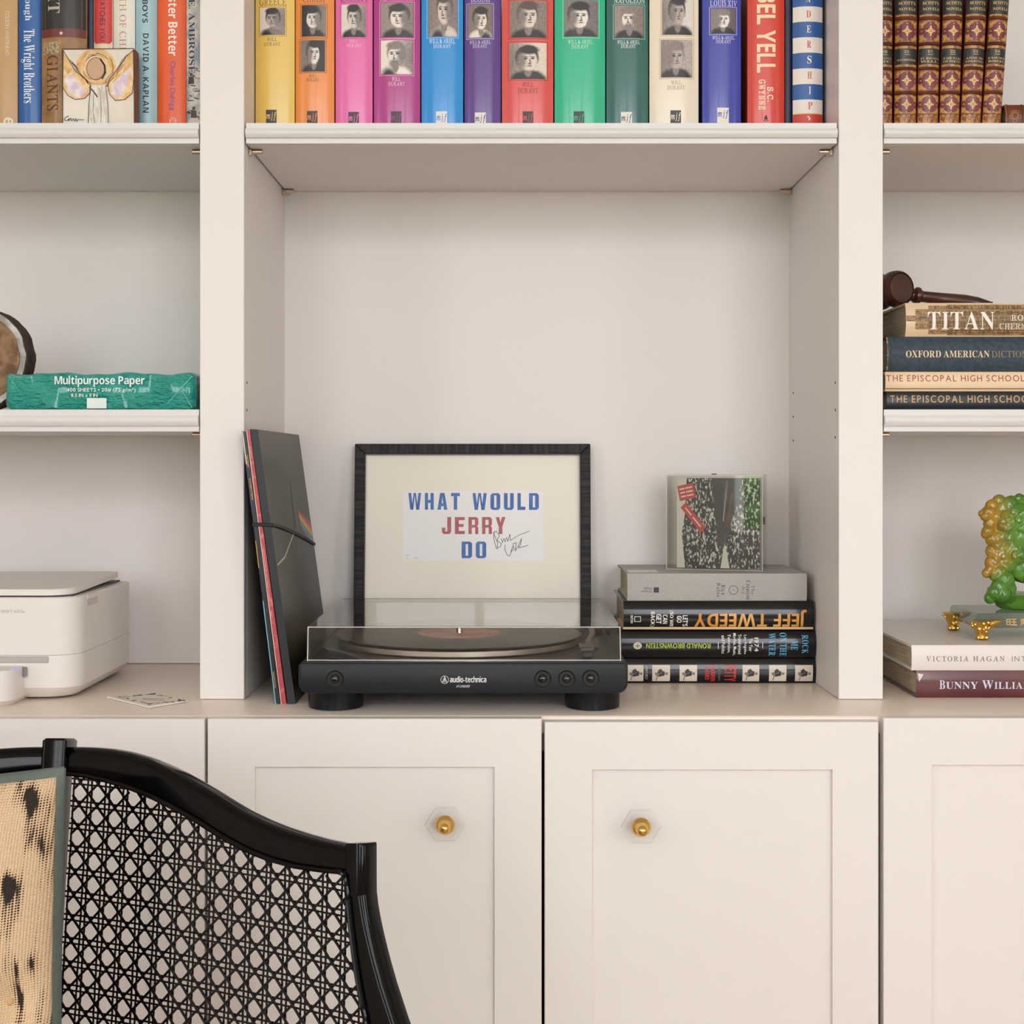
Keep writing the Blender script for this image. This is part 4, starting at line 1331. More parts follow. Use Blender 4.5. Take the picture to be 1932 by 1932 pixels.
OL = [(.5, 0), (.18, 0), (0, .12), (0, .88), (.18, 1), (.5, 1), (.5, .86), (.38, .86), (.38, .14), (.5, .14)]
UL = [(0, 0), (.38, 0), (.38, .86), (.5, .86), (.5, 1), (.18, 1), (0, .88)]
AL = [(.28, 0), (.5, 0), (.5, .2), (.35, 1), (0, 1)]
BLOCK = {'H': [R4(0, 0, .36, 1), R4(.64, 0, 1, 1), R4(.36, .41, .64, .59)], 'T': [R4(0, 0, 1, .19), R4(.31, .19, .69, 1)], 'L': [R4(0, 0, .42, 1), R4(.42, .81, 1, 1)],
         'E': [R4(0, 0, .4, 1), R4(.4, 0, 1, .18), R4(.4, .41, .88, .58), R4(.4, .82, 1, 1)], 'O': [OL, mirx(OL)], 'U': [UL, mirx(UL)],
         'D': [R4(0, 0, .38, 1), [(.38, 0), (.8, 0), (1, .12), (1, .88), (.8, 1), (.38, 1), (.38, .85), (.62, .85), (.62, .15), (.38, .15)]],
         'J': [[(.58, 0), (1, 0), (1, .88), (.82, 1), (.18, 1), (0, .88), (0, .62), (.38, .62), (.38, .85), (.58, .85)]],
         'R': [R4(0, 0, .34, 1), [(.34, 0), (.82, 0), (1, .1), (1, .44), (.88, .53), (1, .62), (1, 1), (.68, 1), (.68, .62), (.34, .62), (.34, .46), (.66, .46), (.66, .16), (.34, .16)]],
         'A': [AL, mirx(AL), R4(.38, .62, .62, .79)], 'Y': [[(0, 0), (.37, 0), (.5, .33), (.63, 0), (1, 0), (.68, .58), (.68, 1), (.32, 1), (.32, .58)]],
         'W': [[(0, 0), (.22, 0), (.36, 1), (.15, 1)], [(.25, 1), (.38, 1), (.52, 0), (.41, 0)], [(.75, 1), (.62, 1), (.48, 0), (.59, 0)], [(1, 0), (.78, 0), (.64, 1), (.85, 1)]]}
bl, rd = M('#2a63ae', .5, noise=('#3f7ac0', 90, .45, .7)), M('#b4545a', .5, noise=('#c26a6e', 90, .45, .7))
for wd_, x0, x1, y0, y1, mt in (('WHAT', 770.5, 867.7, 928, 959.6, bl), ('WOULD', 891.5, 1016.6, 928.3, 960, bl), ('JERRY', 833.6, 953.7, 973.6, 1005.7, rd), ('DO', 871, 917.4, 1020, 1051.5, bl)):
    # wide-set poster capitals, one by one
    n = len(wd_); gap = 7.0
    ws = {'W': 1.45, 'L': .8, 'J': .95, 'H': 1.0, 'A': 1.12}
    tot = sum(ws.get(c, 1) for c in wd_); x = x0; unit = (x1 - x0 - gap * (n - 1)) / tot
    for c in wd_:
        wc = unit * ws.get(c, 1)
        p = Print(s8, .0004)
        for pl in BLOCK[c]:
            p.poly([(x + a * wc, y0 + d * (y1 - y0)) for a, d in pl], mt)
        p.done('poster_letter', fr)
        x += wc + gap
p = Print(s8, .0005); sg = M('#2c2c30', .4)
p.stroke([(933, 1000), (931, 1012), (936, 1032), (938, 1034), (939, 1022), (931, 1004), (936, 1000), (942, 1008), (938, 1018), (946, 1024), (944, 1030), (938, 1032)], 1.0, sg)
p.stroke([(946, 1014), (948, 1022), (951, 1014), (953, 1021), (956, 1012), (958, 1020), (962, 1006), (963, 1018), (978, 1008), (999, 1000)], .9, sg)
p.stroke([(953, 1026), (952, 1034), (957, 1046), (962, 1047), (965, 1036), (968, 1028), (964, 1040), (970, 1034), (968, 1024), (974, 1022), (972, 1038), (978, 1028), (984, 1014), (982, 1026), (978, 1032), (986, 1030), (996, 1027)], 1.0, sg)
p.stroke([(765, 1046), (773, 1046)], .8, M('#c0a8a0')); p.stroke([(766, 1051), (770, 1051)], .8, M('#c0a8a0')); p.stroke([(781, 1051), (789, 1051)], .8, M('#c0a8a0'))
p.done('signature', fr)
b = B(); box(b, fx0 + fw - .0002, fx1 - fw + .0002, FYf + .0042, FYf + .0052, ZT + fw, ZT + FH - fw); obj('glazing', b, clear_mat('picture_glass', '#ffffff', .02), fr)
fr.rotation_euler = (-math.atan(LEAN / FH), 0, 0)

# ------------------------------------------------------------------ turntable
YT = 1.555
tx0, tx1 = PX(563, YT), PX(1184.5, YT)
tz0, tz1 = PZ(1308.5, YT), PZ(1251, YT)
TBk = 1.8895
tt = thing('turntable', 'black record player with clear dust cover and round feet', 'turntable', ((tx0 + tx1) / 2, 1.72, ZT))
BODY = M('#232529', .42, spec=.25, bump=(900, .05), name='matt_black_plastic')
b = B()
tl = lambda ins: rrect(tx0 + ins, tx1 - ins, tz0 + ins, tz1 - ins, (.0115, .004, .004, .0115), 6)
loft(b, [[(x, YT + y, z) for x, z in tl(i_)] for y, i_ in ((0, .0018), (.0006, .0007), (.0018, 0), (.012, 0))] + [[(x, TBk, z) for x, z in tl(0)]])
obj('plinth', b, BODY, tt, True, angle=30)
b = B(); box(b, tx0 + .004, tx1 - .004, YT + .0055, YT + .0068, tz1 - .0006, tz1 + .0004); obj('front_groove', b, BLACK, tt)
FT = M('#101114', .3, spec=.3, name='foot_rubber')
for fx, fy in ((PX(634, 1.604), 1.604), (PX(1117.5, 1.604), 1.604), (PX(634, 1.604), 1.845), (PX(1117.5, 1.604), 1.845)):
    b = B(); lathe(b, [(.0285, 0), (.0305, .0012), (.0308, .004), (.0312, tz0 - ZT + .001)], (fx, fy, ZT + .0001), (0, 0, 1), 36); obj('foot', b, FT, tt, True, angle=30)
GLB = M('#08090b', .12, coat=.5, name='gloss_black')
for px, py in ((632, 1281), (1024, 1280.6), (1069.2, 1280.6), (1114.5, 1279.8)):
    c = P(px, py, YT)
    b = B(); lathe(b, [(.0094, .0), (.0090, .0006), (.0082, .0002), (.0070, -.0012), (.0066, -.0014)], (c.x, YT - .0001, c.z), (0, -1, 0), 28); obj('button_well', b, M('#050506', .5), tt, True)
    b = B(); sphere(b, (c.x, YT - .001, c.z), .0049, 3, (1, .7, 1)); obj('button', b, GLB, tt, True)
p = Print(flat(YT)); lw_ = M('#e6e4e2', .4)
p.text('audio-technica', (849, 1276, 917.5, 1287.5), lw_, 'sansb'); p.text('AT-LP60XBT', (861, 1292.5, 887, 1297), lw_, 'sans', offset=.015)
p.ring(839, 1282.5, 7.3, .9, lw_, 28); p.stroke([(834.5, 1287.5), (839, 1276), (843.5, 1287.5)], .9, lw_); p.stroke([(839, 1276), (839, 1287.5)], .8, lw_); p.stroke([(836.5, 1287.5), (839, 1279), (841.5, 1287.5)], .7, lw_)
p.done('maker_logo', tt)
# platter
RC = Vector((PX(867, 1.733), 1.733, 0))
ALU = M('#e0d6c8', .3, metal=1.0, aniso=.5, name='platter_aluminium')
b = B(); lathe(b, [(.140, tz1 + .0002), (.1450, tz1 + .0006), (.1460, tz1 + .002), (.1460, .8635), (.1440, .8646), (.02, .8646)], RC, (0, 0, 1), 96); obj('platter', b, ALU, tt, True, angle=30)
b = B(); lathe(b, [(.1430, .8646), (.1430, .8656), (.01, .8656)], RC, (0, 0, 1), 64); obj('slip_mat', b, M('#1a1a1c', .9), tt, True)
b = B(); lathe(b, [(.0036, .8656), (.0036, .8735), (.0024, .8755), (.0006, .8762)], RC, (0, 0, 1), 16); obj('spindle', b, M('#d8d0c4', .2, metal=1.0), tt, True)
# tonearm
b = B(); lathe(b, [(.021, tz1), (.021, tz1 + .007), (.015, tz1 + .010), (.012, tz1 + .019), (.010, tz1 + .020)], (.096, 1.822, 0), (0, 0, 1), 28); obj('tonearm_pivot', b, M('#3a3836', .4), tt, True)
b = B(); sweep(b, [(.096, 1.845, tz1 + .0155), (.098, 1.80, tz1 + .0155), (.098, 1.70, tz1 + .015), (.088, 1.63, tz1 + .0135)], .0033, 10); obj('tonearm', b, M('#6b6158', .35), tt, True)
b = B(); box(b, .0775, .0935, 1.592, 1.632, tz1 + .0075, tz1 + .0125, .001, 1); obj('headshell', b, M('#4f4a46', .35), tt)
b = B(); box(b, .080, .091, 1.588, 1.60, tz1 + .0015, tz1 + .0075, .0006, 1); obj('cartridge', b, M('#23222a', .4), tt)
b = B(); box(b, .0935, .104, 1.68, 1.695, tz1, tz1 + .011, .001, 1); obj('arm_rest', b, M('#57504a', .4), tt)
b = B(); lathe(b, [(.0055, tz1), (.0055, tz1 + .0015), (.0035, tz1 + .002)], (PX(630, 1.59), 1.585, 0), (0, 0, 1), 16); obj('size_button', b, M('#1c1c1e', .3), tt, True)
# dust cover
LID = clear_mat('dust_cover_acrylic', '#fbfaf8', .035)
lx0, lx1, ly0, ly1, lz0, lz1 = PX(578, 1.566), PX(1173, 1.566), 1.5655, 1.8880, tz1 + .0006, PZ(1180.5, 1.570)
th_ = .0024
b = B()


def lidloop(ins, z, dy=0):
    return [(x, y, z) for x, y in rrect(lx0 + ins, lx1 - ins, ly0 + ins + dy, ly1 - ins, .004, 3)]


loft(b, [lidloop(th_, lz0), lidloop(0, lz0), lidloop(0, lz1 - .0015), lidloop(.0015, lz1)], True, False)
rows = loft(b, [lidloop(.0015, lz1), lidloop(th_ + .001, lz1)], True, False)
b.faces.new(rows[-1])
rows = loft(b, [lidloop(th_, lz0), lidloop(th_, lz1 - th_)], True, False)
b.faces.new(rows[-1])
bmesh.ops.remove_doubles(b, verts=b.verts, dist=1e-6)
lid = obj('dust_cover', b, LID, tt, True, angle=30, label='clear acrylic dust cover')
EDGE = M('#efeae4', .15, trans=.0, coat=.6, name='acrylic_edge_glint')  # opaque whitish colour stands in for light caught by clear edges
for pts in ([(lx0 + .0012, ly0 + .0004, lz0 + .001), (lx1 - .0012, ly0 + .0004, lz0 + .001)], [(lx0 + .002, ly0 + .0012, lz1 - .0012), (lx1 - .002, ly0 + .0012, lz1 - .0012)],
            [(lx0 + .0012, ly0 + .0006, lz0), (lx0 + .002, ly0 + .0012, lz1 - .001)], [(lx1 - .0012, ly0 + .0006, lz0), (lx1 - .002, ly0 + .0012, lz1 - .001)]):
    b = B(); sweep(b, pts, .00055, 6); obj('lid_edge_glint', b, EDGE, lid, True)  # thin pale strips painted as the glint along the cover's front edges
b = B(); sweep(b, [(lx0 + .003, ly1 - .001, lz1 - .0008), (lx1 - .003, ly1 - .001, lz1 - .0008)], .0008, 6); obj('rear_edge', b, M('#3c3a34', .4), lid, True)
# record on the platter
rec = thing('vinyl_record', 'black vinyl record with pale label lying on the turntable platter', 'record', (RC.x, RC.y, .8657))
VIN = M('#0d0a0f', .24, coat=0.0, spec=.25, aniso=.5, name='vinyl')
pf = [(.0040, .8657), (.1482, .8657), (.149, .8664), (.1482, .8674)]
for k in range(26):
    r_ = .1460 - k * .0032
    pf += [(r_ + .0011, .86745), (r_, .86728)]
pf += [(.0605, .8674), (.051, .8673), (.0040, .8673)]
b = B(); lathe(b, pf, (RC.x, RC.y, 0), (0, 0, 1), 96, False); obj('disc', b, VIN, rec, True, angle=60)
b = B(); lathe(b, [(.0505, .8673), (.0503, .8677), (.0040, .8677)], (RC.x, RC.y, 0), (0, 0, 1), 48, False); obj('centre_label', b, M('#c9a79c', .5, noise=('#b98a84', 30, .4, .6)), rec)

# ------------------------------------------------------------------ book pile beside the turntable
SG = 'books piled beside the turntable'
YK = 1.775
zs = [ZT, PZ(1243, YK), PZ(1187, YK), PZ(1133.5, YK), PZ(1082, YK)]
BKJ = M('#0e0f13', .16, coat=.25, spec=.35, name='glossy_black_jacket')
root, surf, cuts = hbook('black book with a row of small cream photographs, bottom of the turntable pile', 1161, 1538, 1243, 1287, YK, BKJ, z0=zs[0], z1=zs[1], group=SG, depth=.16, bulge=.004)
redm = M('#d8382c', .4)
p = Print(surf); p.text('PETTY', (1366, 1254, 1387.6, 1285), redm, 'sansb', 90); p.text('WARREN', (1340, 1254, 1348.5, 1285), redm, 'sansb', 90); p.text('ZANES', (1329.5, 1257, 1337.5, 1282), redm, 'sansb', 90)
p.text('THE BIOGRAPHY', (1354, 1254, 1358.5, 1284), M('#7a7470', .4), 'sans', 90); p.text('HENRY HOLT', (1217, 1256, 1221.5, 1281), M('#d8d2c8', .4), 'sans', 90); p.done('lettering', root, cuts)
for k, (x0, x1) in enumerate(((1184, 1213.5), (1230, 1263.5), (1281.5, 1314.5), (1400, 1431.5), (1450, 1482.5), (1499, 1532.5))):
    p = Print(surf, .0002)
    p.rect(x0, 1254, x1, 1284.8, M('#e3d6c6', .35)); p.lift()
    xm = (x0 + x1) / 2
    fg, fg2 = M('#2e2a28', .4), M('#8a7e72', .4)
    p.ell(xm + 10, 1270, 3, 2.6, fg2, 10); p.poly([(xm + 7, 1266), (xm + 6, 1274), (xm - 5, 1276), (xm - 8, 1271), (xm - 5, 1264)], fg)
    p.poly([(xm + 4, 1266), (xm - 1, 1260.5), (xm - 7, 1265), (xm - 4, 1267)], fg); p.lift()
    p.ell(xm - 8, 1271, 4.5, 3, fg2, 10, .4 + k * .1); p.stroke([(xm - 6, 1272), (xm - 9, 1283)], 1.2, fg); p.stroke([(xm + 2, 1268), (xm - 4, 1271)], 1.2, fg2)
    p.done('small_photograph', root, cuts)
root, surf, cuts = hbook('glossy black book with blue capitals and lime author line, second from the bottom', 1164, 1537, 1187, 1242, YK, BKJ, z0=zs[1], z1=zs[2] - .0002, group=SG, depth=.16, bulge=.007)
p = Print(surf); bm_ = M('#62b9e2', .35)
for tx, bx in (('ROCK', (1511, 1197, 1523, 1232)), ('ME', (1490.6, 1208, 1503.4, 1225)), ('ON THE', (1469.6, 1193, 1482.4, 1237)), ('WATER', (1448.6, 1194, 1461.5, 1236))):
    p.text(tx, bx, bm_, 'serifb', 90, offset=.03)
p.text('RONALD BROWNSTEIN', (1218, 1212.5, 1339, 1222), M('#a8c03c', .35), 'sansb', 180)
for tx, xa_, ya_, yb_ in (('1974', 1421.5, 1202, 1228), ('The Year', 1411.5, 1203, 1228), ('Los Angeles', 1401, 1197, 1233), ('Transformed', 1391, 1196, 1233), ('Movies, Music,', 1381, 1194, 1236), ('Television,', 1370.5, 1196, 1231), ('and Politics', 1360, 1198, 1232)):
    p.text(tx, (xa_, ya_, xa_ + (8 if tx == '1974' else 6.5), yb_), WHITE, 'sans', 90, offset=.015)
p.rect(1436.5, 1210, 1437.6, 1222, WHITE); p.rect(1353, 1210, 1354.2, 1223, WHITE); p.ell(1202, 1217, 8, 6.8, M('#d9cdb4', .4)); p.lift(); p.stroke([(1198, 1217), (1206, 1217)], 1, BLACK); p.stroke([(1202, 1213), (1202, 1221)], 1, BLACK)
p.done('lettering', root, cuts)
root, surf, cuts = hbook('glossy black book with large upside-down orange capitals in the turntable pile', 1176, 1534, 1134, 1187, YK, BKJ, z0=zs[2], z1=zs[3] - .0002, group=SG, depth=.16, bulge=.006)
p = Print(surf); p.text('JEFF TWEEDY', (1309, 1149.5, 1520, 1182), M('#dd9230', .35, noise=('#f0b964', 30, .45, .7)), 'sansb', 180, offset=.01)
for tx, bx in (("LET'S", (1287, 1160, 1296.5, 1181)), ('GO', (1276, 1161, 1285, 1174)), ('(SO WE', (1261, 1151, 1269.5, 1181.5)), ('CAN', (1249.5, 1159, 1258.5, 1176)), ('GET', (1237, 1158, 1247, 1176)), ('BACK)', (1225, 1153, 1234.5, 1181.5)), ('DUTTON', (1189, 1160, 1193.5, 1175))):
    p.text(tx, bx, WHITE, 'sansb', 90)
p.frame(1196, 1162, 1208.5, 1172.5, 1.1, WHITE); p.done('lettering', root, cuts)
b = B(); box(b, PX(1175, YK), PX(1533, YK), YK - .0035, YK + .10, zs[2] + .0002, zs[2] + .0030); obj('lower_board', b, M('#d8b98c', .6), root)
root, surf, cuts = hbook('pale grey cloth book on top of the turntable pile', 1183.5, 1522, 1082, 1133, YK, M('#b3b0ab', .75, noise=('#aba8a3', 600, .4, .6), bump=(900, .15), name='grey_cloth'), z0=zs[3], z1=zs[4], group=SG, depth=.157, bulge=.0015)
p = Print(surf); dk, dr = M('#2a2826', .5), M('#6a5450', .5)
for tx, bx, mt in (('The', (1417, 1104, 1423.5, 1121.6), dr), ('Creative', (1407.4, 1095, 1416, 1131), dk), ('Act', (1399, 1105, 1405.5, 1120), dr), ('Rick', (1360, 1103, 1368, 1123), dk), ('Rubin', (1352, 1099.5, 1359, 1126.5), dk)):
    p.text(tx, bx, mt, 'serif', 90, offset=.012)
p.text('Penguin', (1209, 1113, 1229, 1118), dk, 'serif', 180); p.text('Press', (1215, 1108, 1229, 1112.5), dk, 'serif', 180)
p.ring(1383.4, 1113, 8.2, .9, dk, 28); p.ell(1383.4, 1113, 1, 1, dk, 8); p.rect(1233, 1108, 1243, 1118, M('#3b2f44', .5)); p.done('lettering', root, cuts)
b = B(); box(b, PX(1186, 1.80), PX(1242, 1.80), 1.795, 1.835, zs[4] - .0003, zs[4] + .0002); obj('white_sticker', b, M('#d8d5d0', .5), root)

# ------------------------------------------------------------------ acrylic boxed disc
CA = math.radians(-16)
cw, chh, cdp = .1235, .1225, .05
cf = P(1347, 1078, 1.824); cf.z = zs[4] + .0002
cdb = thing('disc_display_case', 'clear acrylic case holding a black and white compact disc sleeve', 'display case', (cf.x, cf.y, cf.z))
CLR = clear_mat('case_acrylic', '#f7f7f4', .045)
b = B(); box(b, cf.x - cw / 2, cf.x + cw / 2, cf.y, cf.y + cdp, cf.z, cf.z + chh, .0005, 1)
b2 = B(); box(b2, cf.x - cw / 2 + .0022, cf.x + cw / 2 - .0022, cf.y + .0022, cf.y + cdp - .0022, cf.z + .0022, cf.z + chh - .0022); join(b, b2)
obj('acrylic_case', b, CLR, cdb)
for sx in (-1, 1):
    for z_ in (cf.z + .0006, cf.z + chh - .0006):
        pass
b = B()
for p0, p1 in (((-1, 0), (1, 0)), ((-1, 1), (1, 1)), ((-1, 0), (-1, 1)), ((1, 0), (1, 1))):
    b2 = B(); sweep(b2, [(cf.x + p0[0] * (cw / 2 - .0005), cf.y + .0005, cf.z + .0005 + p0[1] * (chh - .001)), (cf.x + p1[0] * (cw / 2 - .0005), cf.y + .0005, cf.z + .0005 + p1[1] * (chh - .001))], .0004, 5); join(b, b2)
obj('case_edge_glint', b, EDGE, cdb)  # pale tubes put the glint of the case's front edges into colour
sx0, sx1 = cf.x - cw / 2 + .0135, cf.x + cw / 2 - .004
ART = M('#16171a', .35, noise=('#d9d6d0', 520, .52, .60, (1, 1, .45)), name='mottled_sleeve')
b = B(); box(b, sx0, sx1, cf.y + .0030, cf.y + .0105, cf.z + .0026, cf.z + chh - .0045); obj('disc_sleeve', b, ART, cdb)
cu = lambda u, v, h: Vector((sx0 + (sx1 - sx0) * u, cf.y + .0030 - h, cf.z + chh - .0045 - (chh - .0071) * v))
p = Print(cu)
p.poly([(0, 0), (.12, 0), (.1, .4), (.06, .62), (.1, 1), (0, 1)], M('#dcd7cf', .5)); p.poly([(.42, 0), (.80, 0), (.66, .5), (.58, .76), (.5, .76), (.46, .4)], M('#25262b', .35, noise=('#3c3e45', 60, .4, .6)))
p.poly([(.58, .70), (.53, 1), (.64, 1)], M('#e2ddd4', .5)); p.poly([(.655, .17), (.68, .17), (.61, .54), (.585, .54)], M('#c48a34', .4)); p.poly([(.6, .03), (.625, .03), (.57, .48), (.555, .48)], M('#b9b6b2', .4)); p.lift()
st = M('#c8433a', .45)
for (cx_, cy_, wq, hq, an_) in ((.12, .155, .20, .17, -.2), (.2, .44, .37, .085, .85)):
    c, s_ = math.cos(an_), math.sin(an_)
    R2 = lambda x, y: (cx_ + x * c - y * s_, cy_ + x * s_ + y * c)
    p.h = .0005
    p.poly([R2(-wq / 2, -hq / 2), R2(wq / 2, -hq / 2), R2(wq / 2, hq / 2), R2(-wq / 2, hq / 2)], st); p.lift()
    for k in range(3 if hq > .1 else 1):
        yy = -hq / 2 + hq * (k + 1) / (4 if hq > .1 else 2)
        p.stroke([R2(-wq * .38, yy), R2(-wq * .1, yy)], .016, M('#e8d8d2', .5)); p.stroke([R2(0, yy), R2(wq * .36, yy)], .016, M('#e8d8d2', .5))
p.done('sleeve_artwork', cdb)
b = B(); box(b, cf.x - .003, cf.x + .003, cf.y - .0004, cf.y + .006, cf.z + chh, cf.z + chh + .0012); obj('clip', b, M('#2a2624', .4), cdb)
b = B(); box(b, cf.x + cw / 2, cf.x + cw / 2 + .001, cf.y + .012, cf.y + .018, cf.z + chh * .48, cf.z + chh * .56); obj('clip', b, M('#2a2624', .4), cdb)
cdb.rotation_euler = (0, 0, CA)

# ------------------------------------------------------------------ right bay worktop: two large books and figurine
TG = 'large books under the glass figurine'
YW = 1.665
zw = [ZT, PZ(1265, YW), PZ(1217, YW)]
root, surf, cuts = hbook('large maroon jacketed book with white small capitals under the white one', 1728.5, 2110, 1265, 1316, YW, M('#5a2528', .3, coat=.35, noise=('#6d3230', 14, .4, .7)), z0=zw[0], z1=zw[1], group=TG, depth=.262, bulge=.002, board=.003)
p = Print(surf); lv_ = M('#d9dcec', .4)
p.text('B', (1771.5, 1283, 1782, 1299.3), lv_, 'serifb', offset=-.006); p.text('UNNY', (1784, 1286, 1844, 1299.3), lv_, 'serifb', offset=-.006); p.text('W', (1852, 1283, 1873, 1299.3), lv_, 'serifb', offset=-.006); p.text('ILLIAMS', (1875, 1286, 1956, 1299.3), lv_, 'serifb', offset=-.006)
p.poly([(1731, 1270), (1742, 1272), (1733, 1286)], M('#d8ccc4', .3)); p.done('lettering', root, cuts)
root, surf, cuts = hbook('large white interiors book carrying the green glass figurine', 1719.5, 2110, 1217, 1265, YW, M('#eae2da', .4, coat=.1), z0=zw[1], z1=zw[2], group=TG, depth=.262, bulge=.002, board=.003)
p = Print(surf); tm_ = M('#6a625c', .4); p.text('VICTORIA', (1747, 1237.5, 1826, 1247.5), tm_, 'serif', space=1.3); p.text('HAGAN', (1835, 1237.5, 1894, 1247.5), tm_, 'serif', space=1.3); p.text('INTERIOR PORTRAITS', (1908, 1237.5, 2085, 1247.5), M('#8a827a', .4), 'sans', space=1.3); p.done('lettering', root, cuts)

fg_ = thing('glass_figurine', 'green and amber glass guardian beast on a clear slab with gold feet', 'figurine', (.62, 1.77, zw[2]))
gx0, gx1, gy0, gy1 = .560, .700, 1.716, 1.822
gz0, gz1 = zw[2] + .0135, zw[2] + .0315
SLAB = clear_mat('slab_glass', '#d3ded6', .06)
b = B(); box(b, gx0, gx1, gy0, gy1, gz0, gz1, .0035, 1); obj('glass_slab', b, SLAB, fg_, label='clear greenish glass slab')
GF = M('#e2b65c', .24, metal=1.0, bump=(300, .4), name='gilt_casting')
for fx, fy, s in ((gx0 + .006, gy0 + .004, 1), (gx0 + .002, gy1 - .004, 1), (gx1 - .006, gy0 + .004, 1), (gx1 - .002, gy1 - .004, 1)):
    b = B()
    lathe(b, [(.0055, 0), (.0075, .002), (.0068, .005), (.0055, .007), (.0075, .011), (.0105, .017), (.0125, .0215), (.011, .0225)], (fx, fy - .004, zw[2] + .0002), (0, 0, 1), 16)
    for k in range(3):
        sphere(b, (fx - .005 + .005 * k, fy - .0095, zw[2] + .0030), .0028, 1)
    rr_ = random.Random(int(fx * 1000))
    for k in range(22):
        a_ = rr_.uniform(0, 6.28); hh_ = rr_.uniform(.009, .0215)
        rad = .006 + (hh_ - .008) * .45
        sphere(b, (fx + rad * math.cos(a_), fy - .004 + rad * math.sin(a_), zw[2] + hh_), rr_.uniform(.0016, .0028), 1)
    sweep(b, [(fx + .008, fy - .010, zw[2] + .019), (fx + .016, fy - .011, zw[2] + .0215), (fx + .022, fy - .010, zw[2] + .0225)], [.005, .0035, .0012], 8)
    obj('gilt_foot', b, GF, fg_, True)
p = Print(flat(gy0 - .0001)); gl_ = M('#d9b070', .35, metal=.6)
# two brushed characters built from strokes
def glyph(strokes, x0, y0, w_, h_):
    for s in strokes:
        p.stroke([(x0 + a * w_, y0 + c * h_) for a, c in s], 1.7, gl_)


glyph([[(.02, .1), (.02, .85)], [(.36, .1), (.36, .85)], [(.02, .1), (.36, .1)], [(.02, .47), (.36, .47)], [(.02, .85), (.36, .85)], [(.5, .1), (1, .1)], [(.52, .5), (.98, .5)], [(.44, .92), (1.06, .92)], [(.75, .1), (.75, .92)]], 1899, 1167, 18, 13)
glyph([[(.05, .1), (.05, .7)], [(.4, .1), (.4, .7)], [(.05, .1), (.4, .1)], [(.05, .3), (.4, .3)], [(.05, .5), (.4, .5)], [(.05, .7), (.4, .7)], [(.1, .75), (0, .98)], [(.32, .75), (.44, .98)], [(.52, .35), (1, .35)], [(.82, .05), (.82, .95)], [(.82, .4), (.55, .8)]], 1926, 1167, 18, 13)
p.done('gilt_inscription', fg_)
# beast, lumpy cast glass
Yg = 1.768
mt = bpy.data.materials.new('cast_glass'); mt.use_nodes = True
nt = mt.node_tree; pb = nt.nodes['Principled BSDF']
tc = nt.nodes.new('ShaderNodeTexCoord'); sp_ = nt.nodes.new('ShaderNodeSeparateXYZ'); nt.links.new(tc.outputs['Object'], sp_.inputs[0])
nz_ = nt.nodes.new('ShaderNodeTexNoise'); nz_.inputs['Scale'].default_value = 28; nt.links.new(tc.outputs['Object'], nz_.inputs['Vector'])
mr = nt.nodes.new('ShaderNodeMapRange'); nt.links.new(sp_.outputs['X'], mr.inputs['Value'])
mr.inputs['From Min'].default_value = -.036; mr.inputs['From Max'].default_value = .012
ad = nt.nodes.new('ShaderNodeMath'); ad.operation = 'ADD'; nt.links.new(mr.outputs[0], ad.inputs[0])
nm_ = nt.nodes.new('ShaderNodeMath'); nm_.operation = 'MULTIPLY_ADD'; nt.links.new(nz_.outputs['Fac'], nm_.inputs[0]); nm_.inputs[1].default_value = .9; nm_.inputs[2].default_value = -.45
nt.links.new(nm_.outputs[0], ad.inputs[1])
# low parts are green again
mz = nt.nodes.new('ShaderNodeMapRange'); nt.links.new(sp_.outputs['Z'], mz.inputs['Value']); mz.inputs['From Min'].default_value = .085; mz.inputs['From Max'].default_value = .045
ad2 = nt.nodes.new('ShaderNodeMath'); ad2.operation = 'ADD'; nt.links.new(ad.outputs[0], ad2.inputs[0]); nt.links.new(mz.outputs[0], ad2.inputs[1])
rp = nt.nodes.new('ShaderNodeValToRGB'); nt.links.new(ad2.outputs[0], rp.inputs[0])
rp.color_ramp.elements[0].position = .25; rp.color_ramp.elements[0].color = rgb('#e0ae38')
rp.color_ramp.elements[1].position = .8; rp.color_ramp.elements[1].color = rgb('#76b646')
nt.links.new(rp.outputs[0], pb.inputs['Base Color'])
pb.inputs['Roughness'].default_value = .12; pb.inputs['Transmission Weight'].default_value = .6; pb.inputs['IOR'].default_value = 1.4
pb.inputs['Subsurface Weight'].default_value = .35; pb.inputs['Subsurface Scale'].default_value = .015; pb.inputs['Coat Weight'].default_value = .5
b = B()
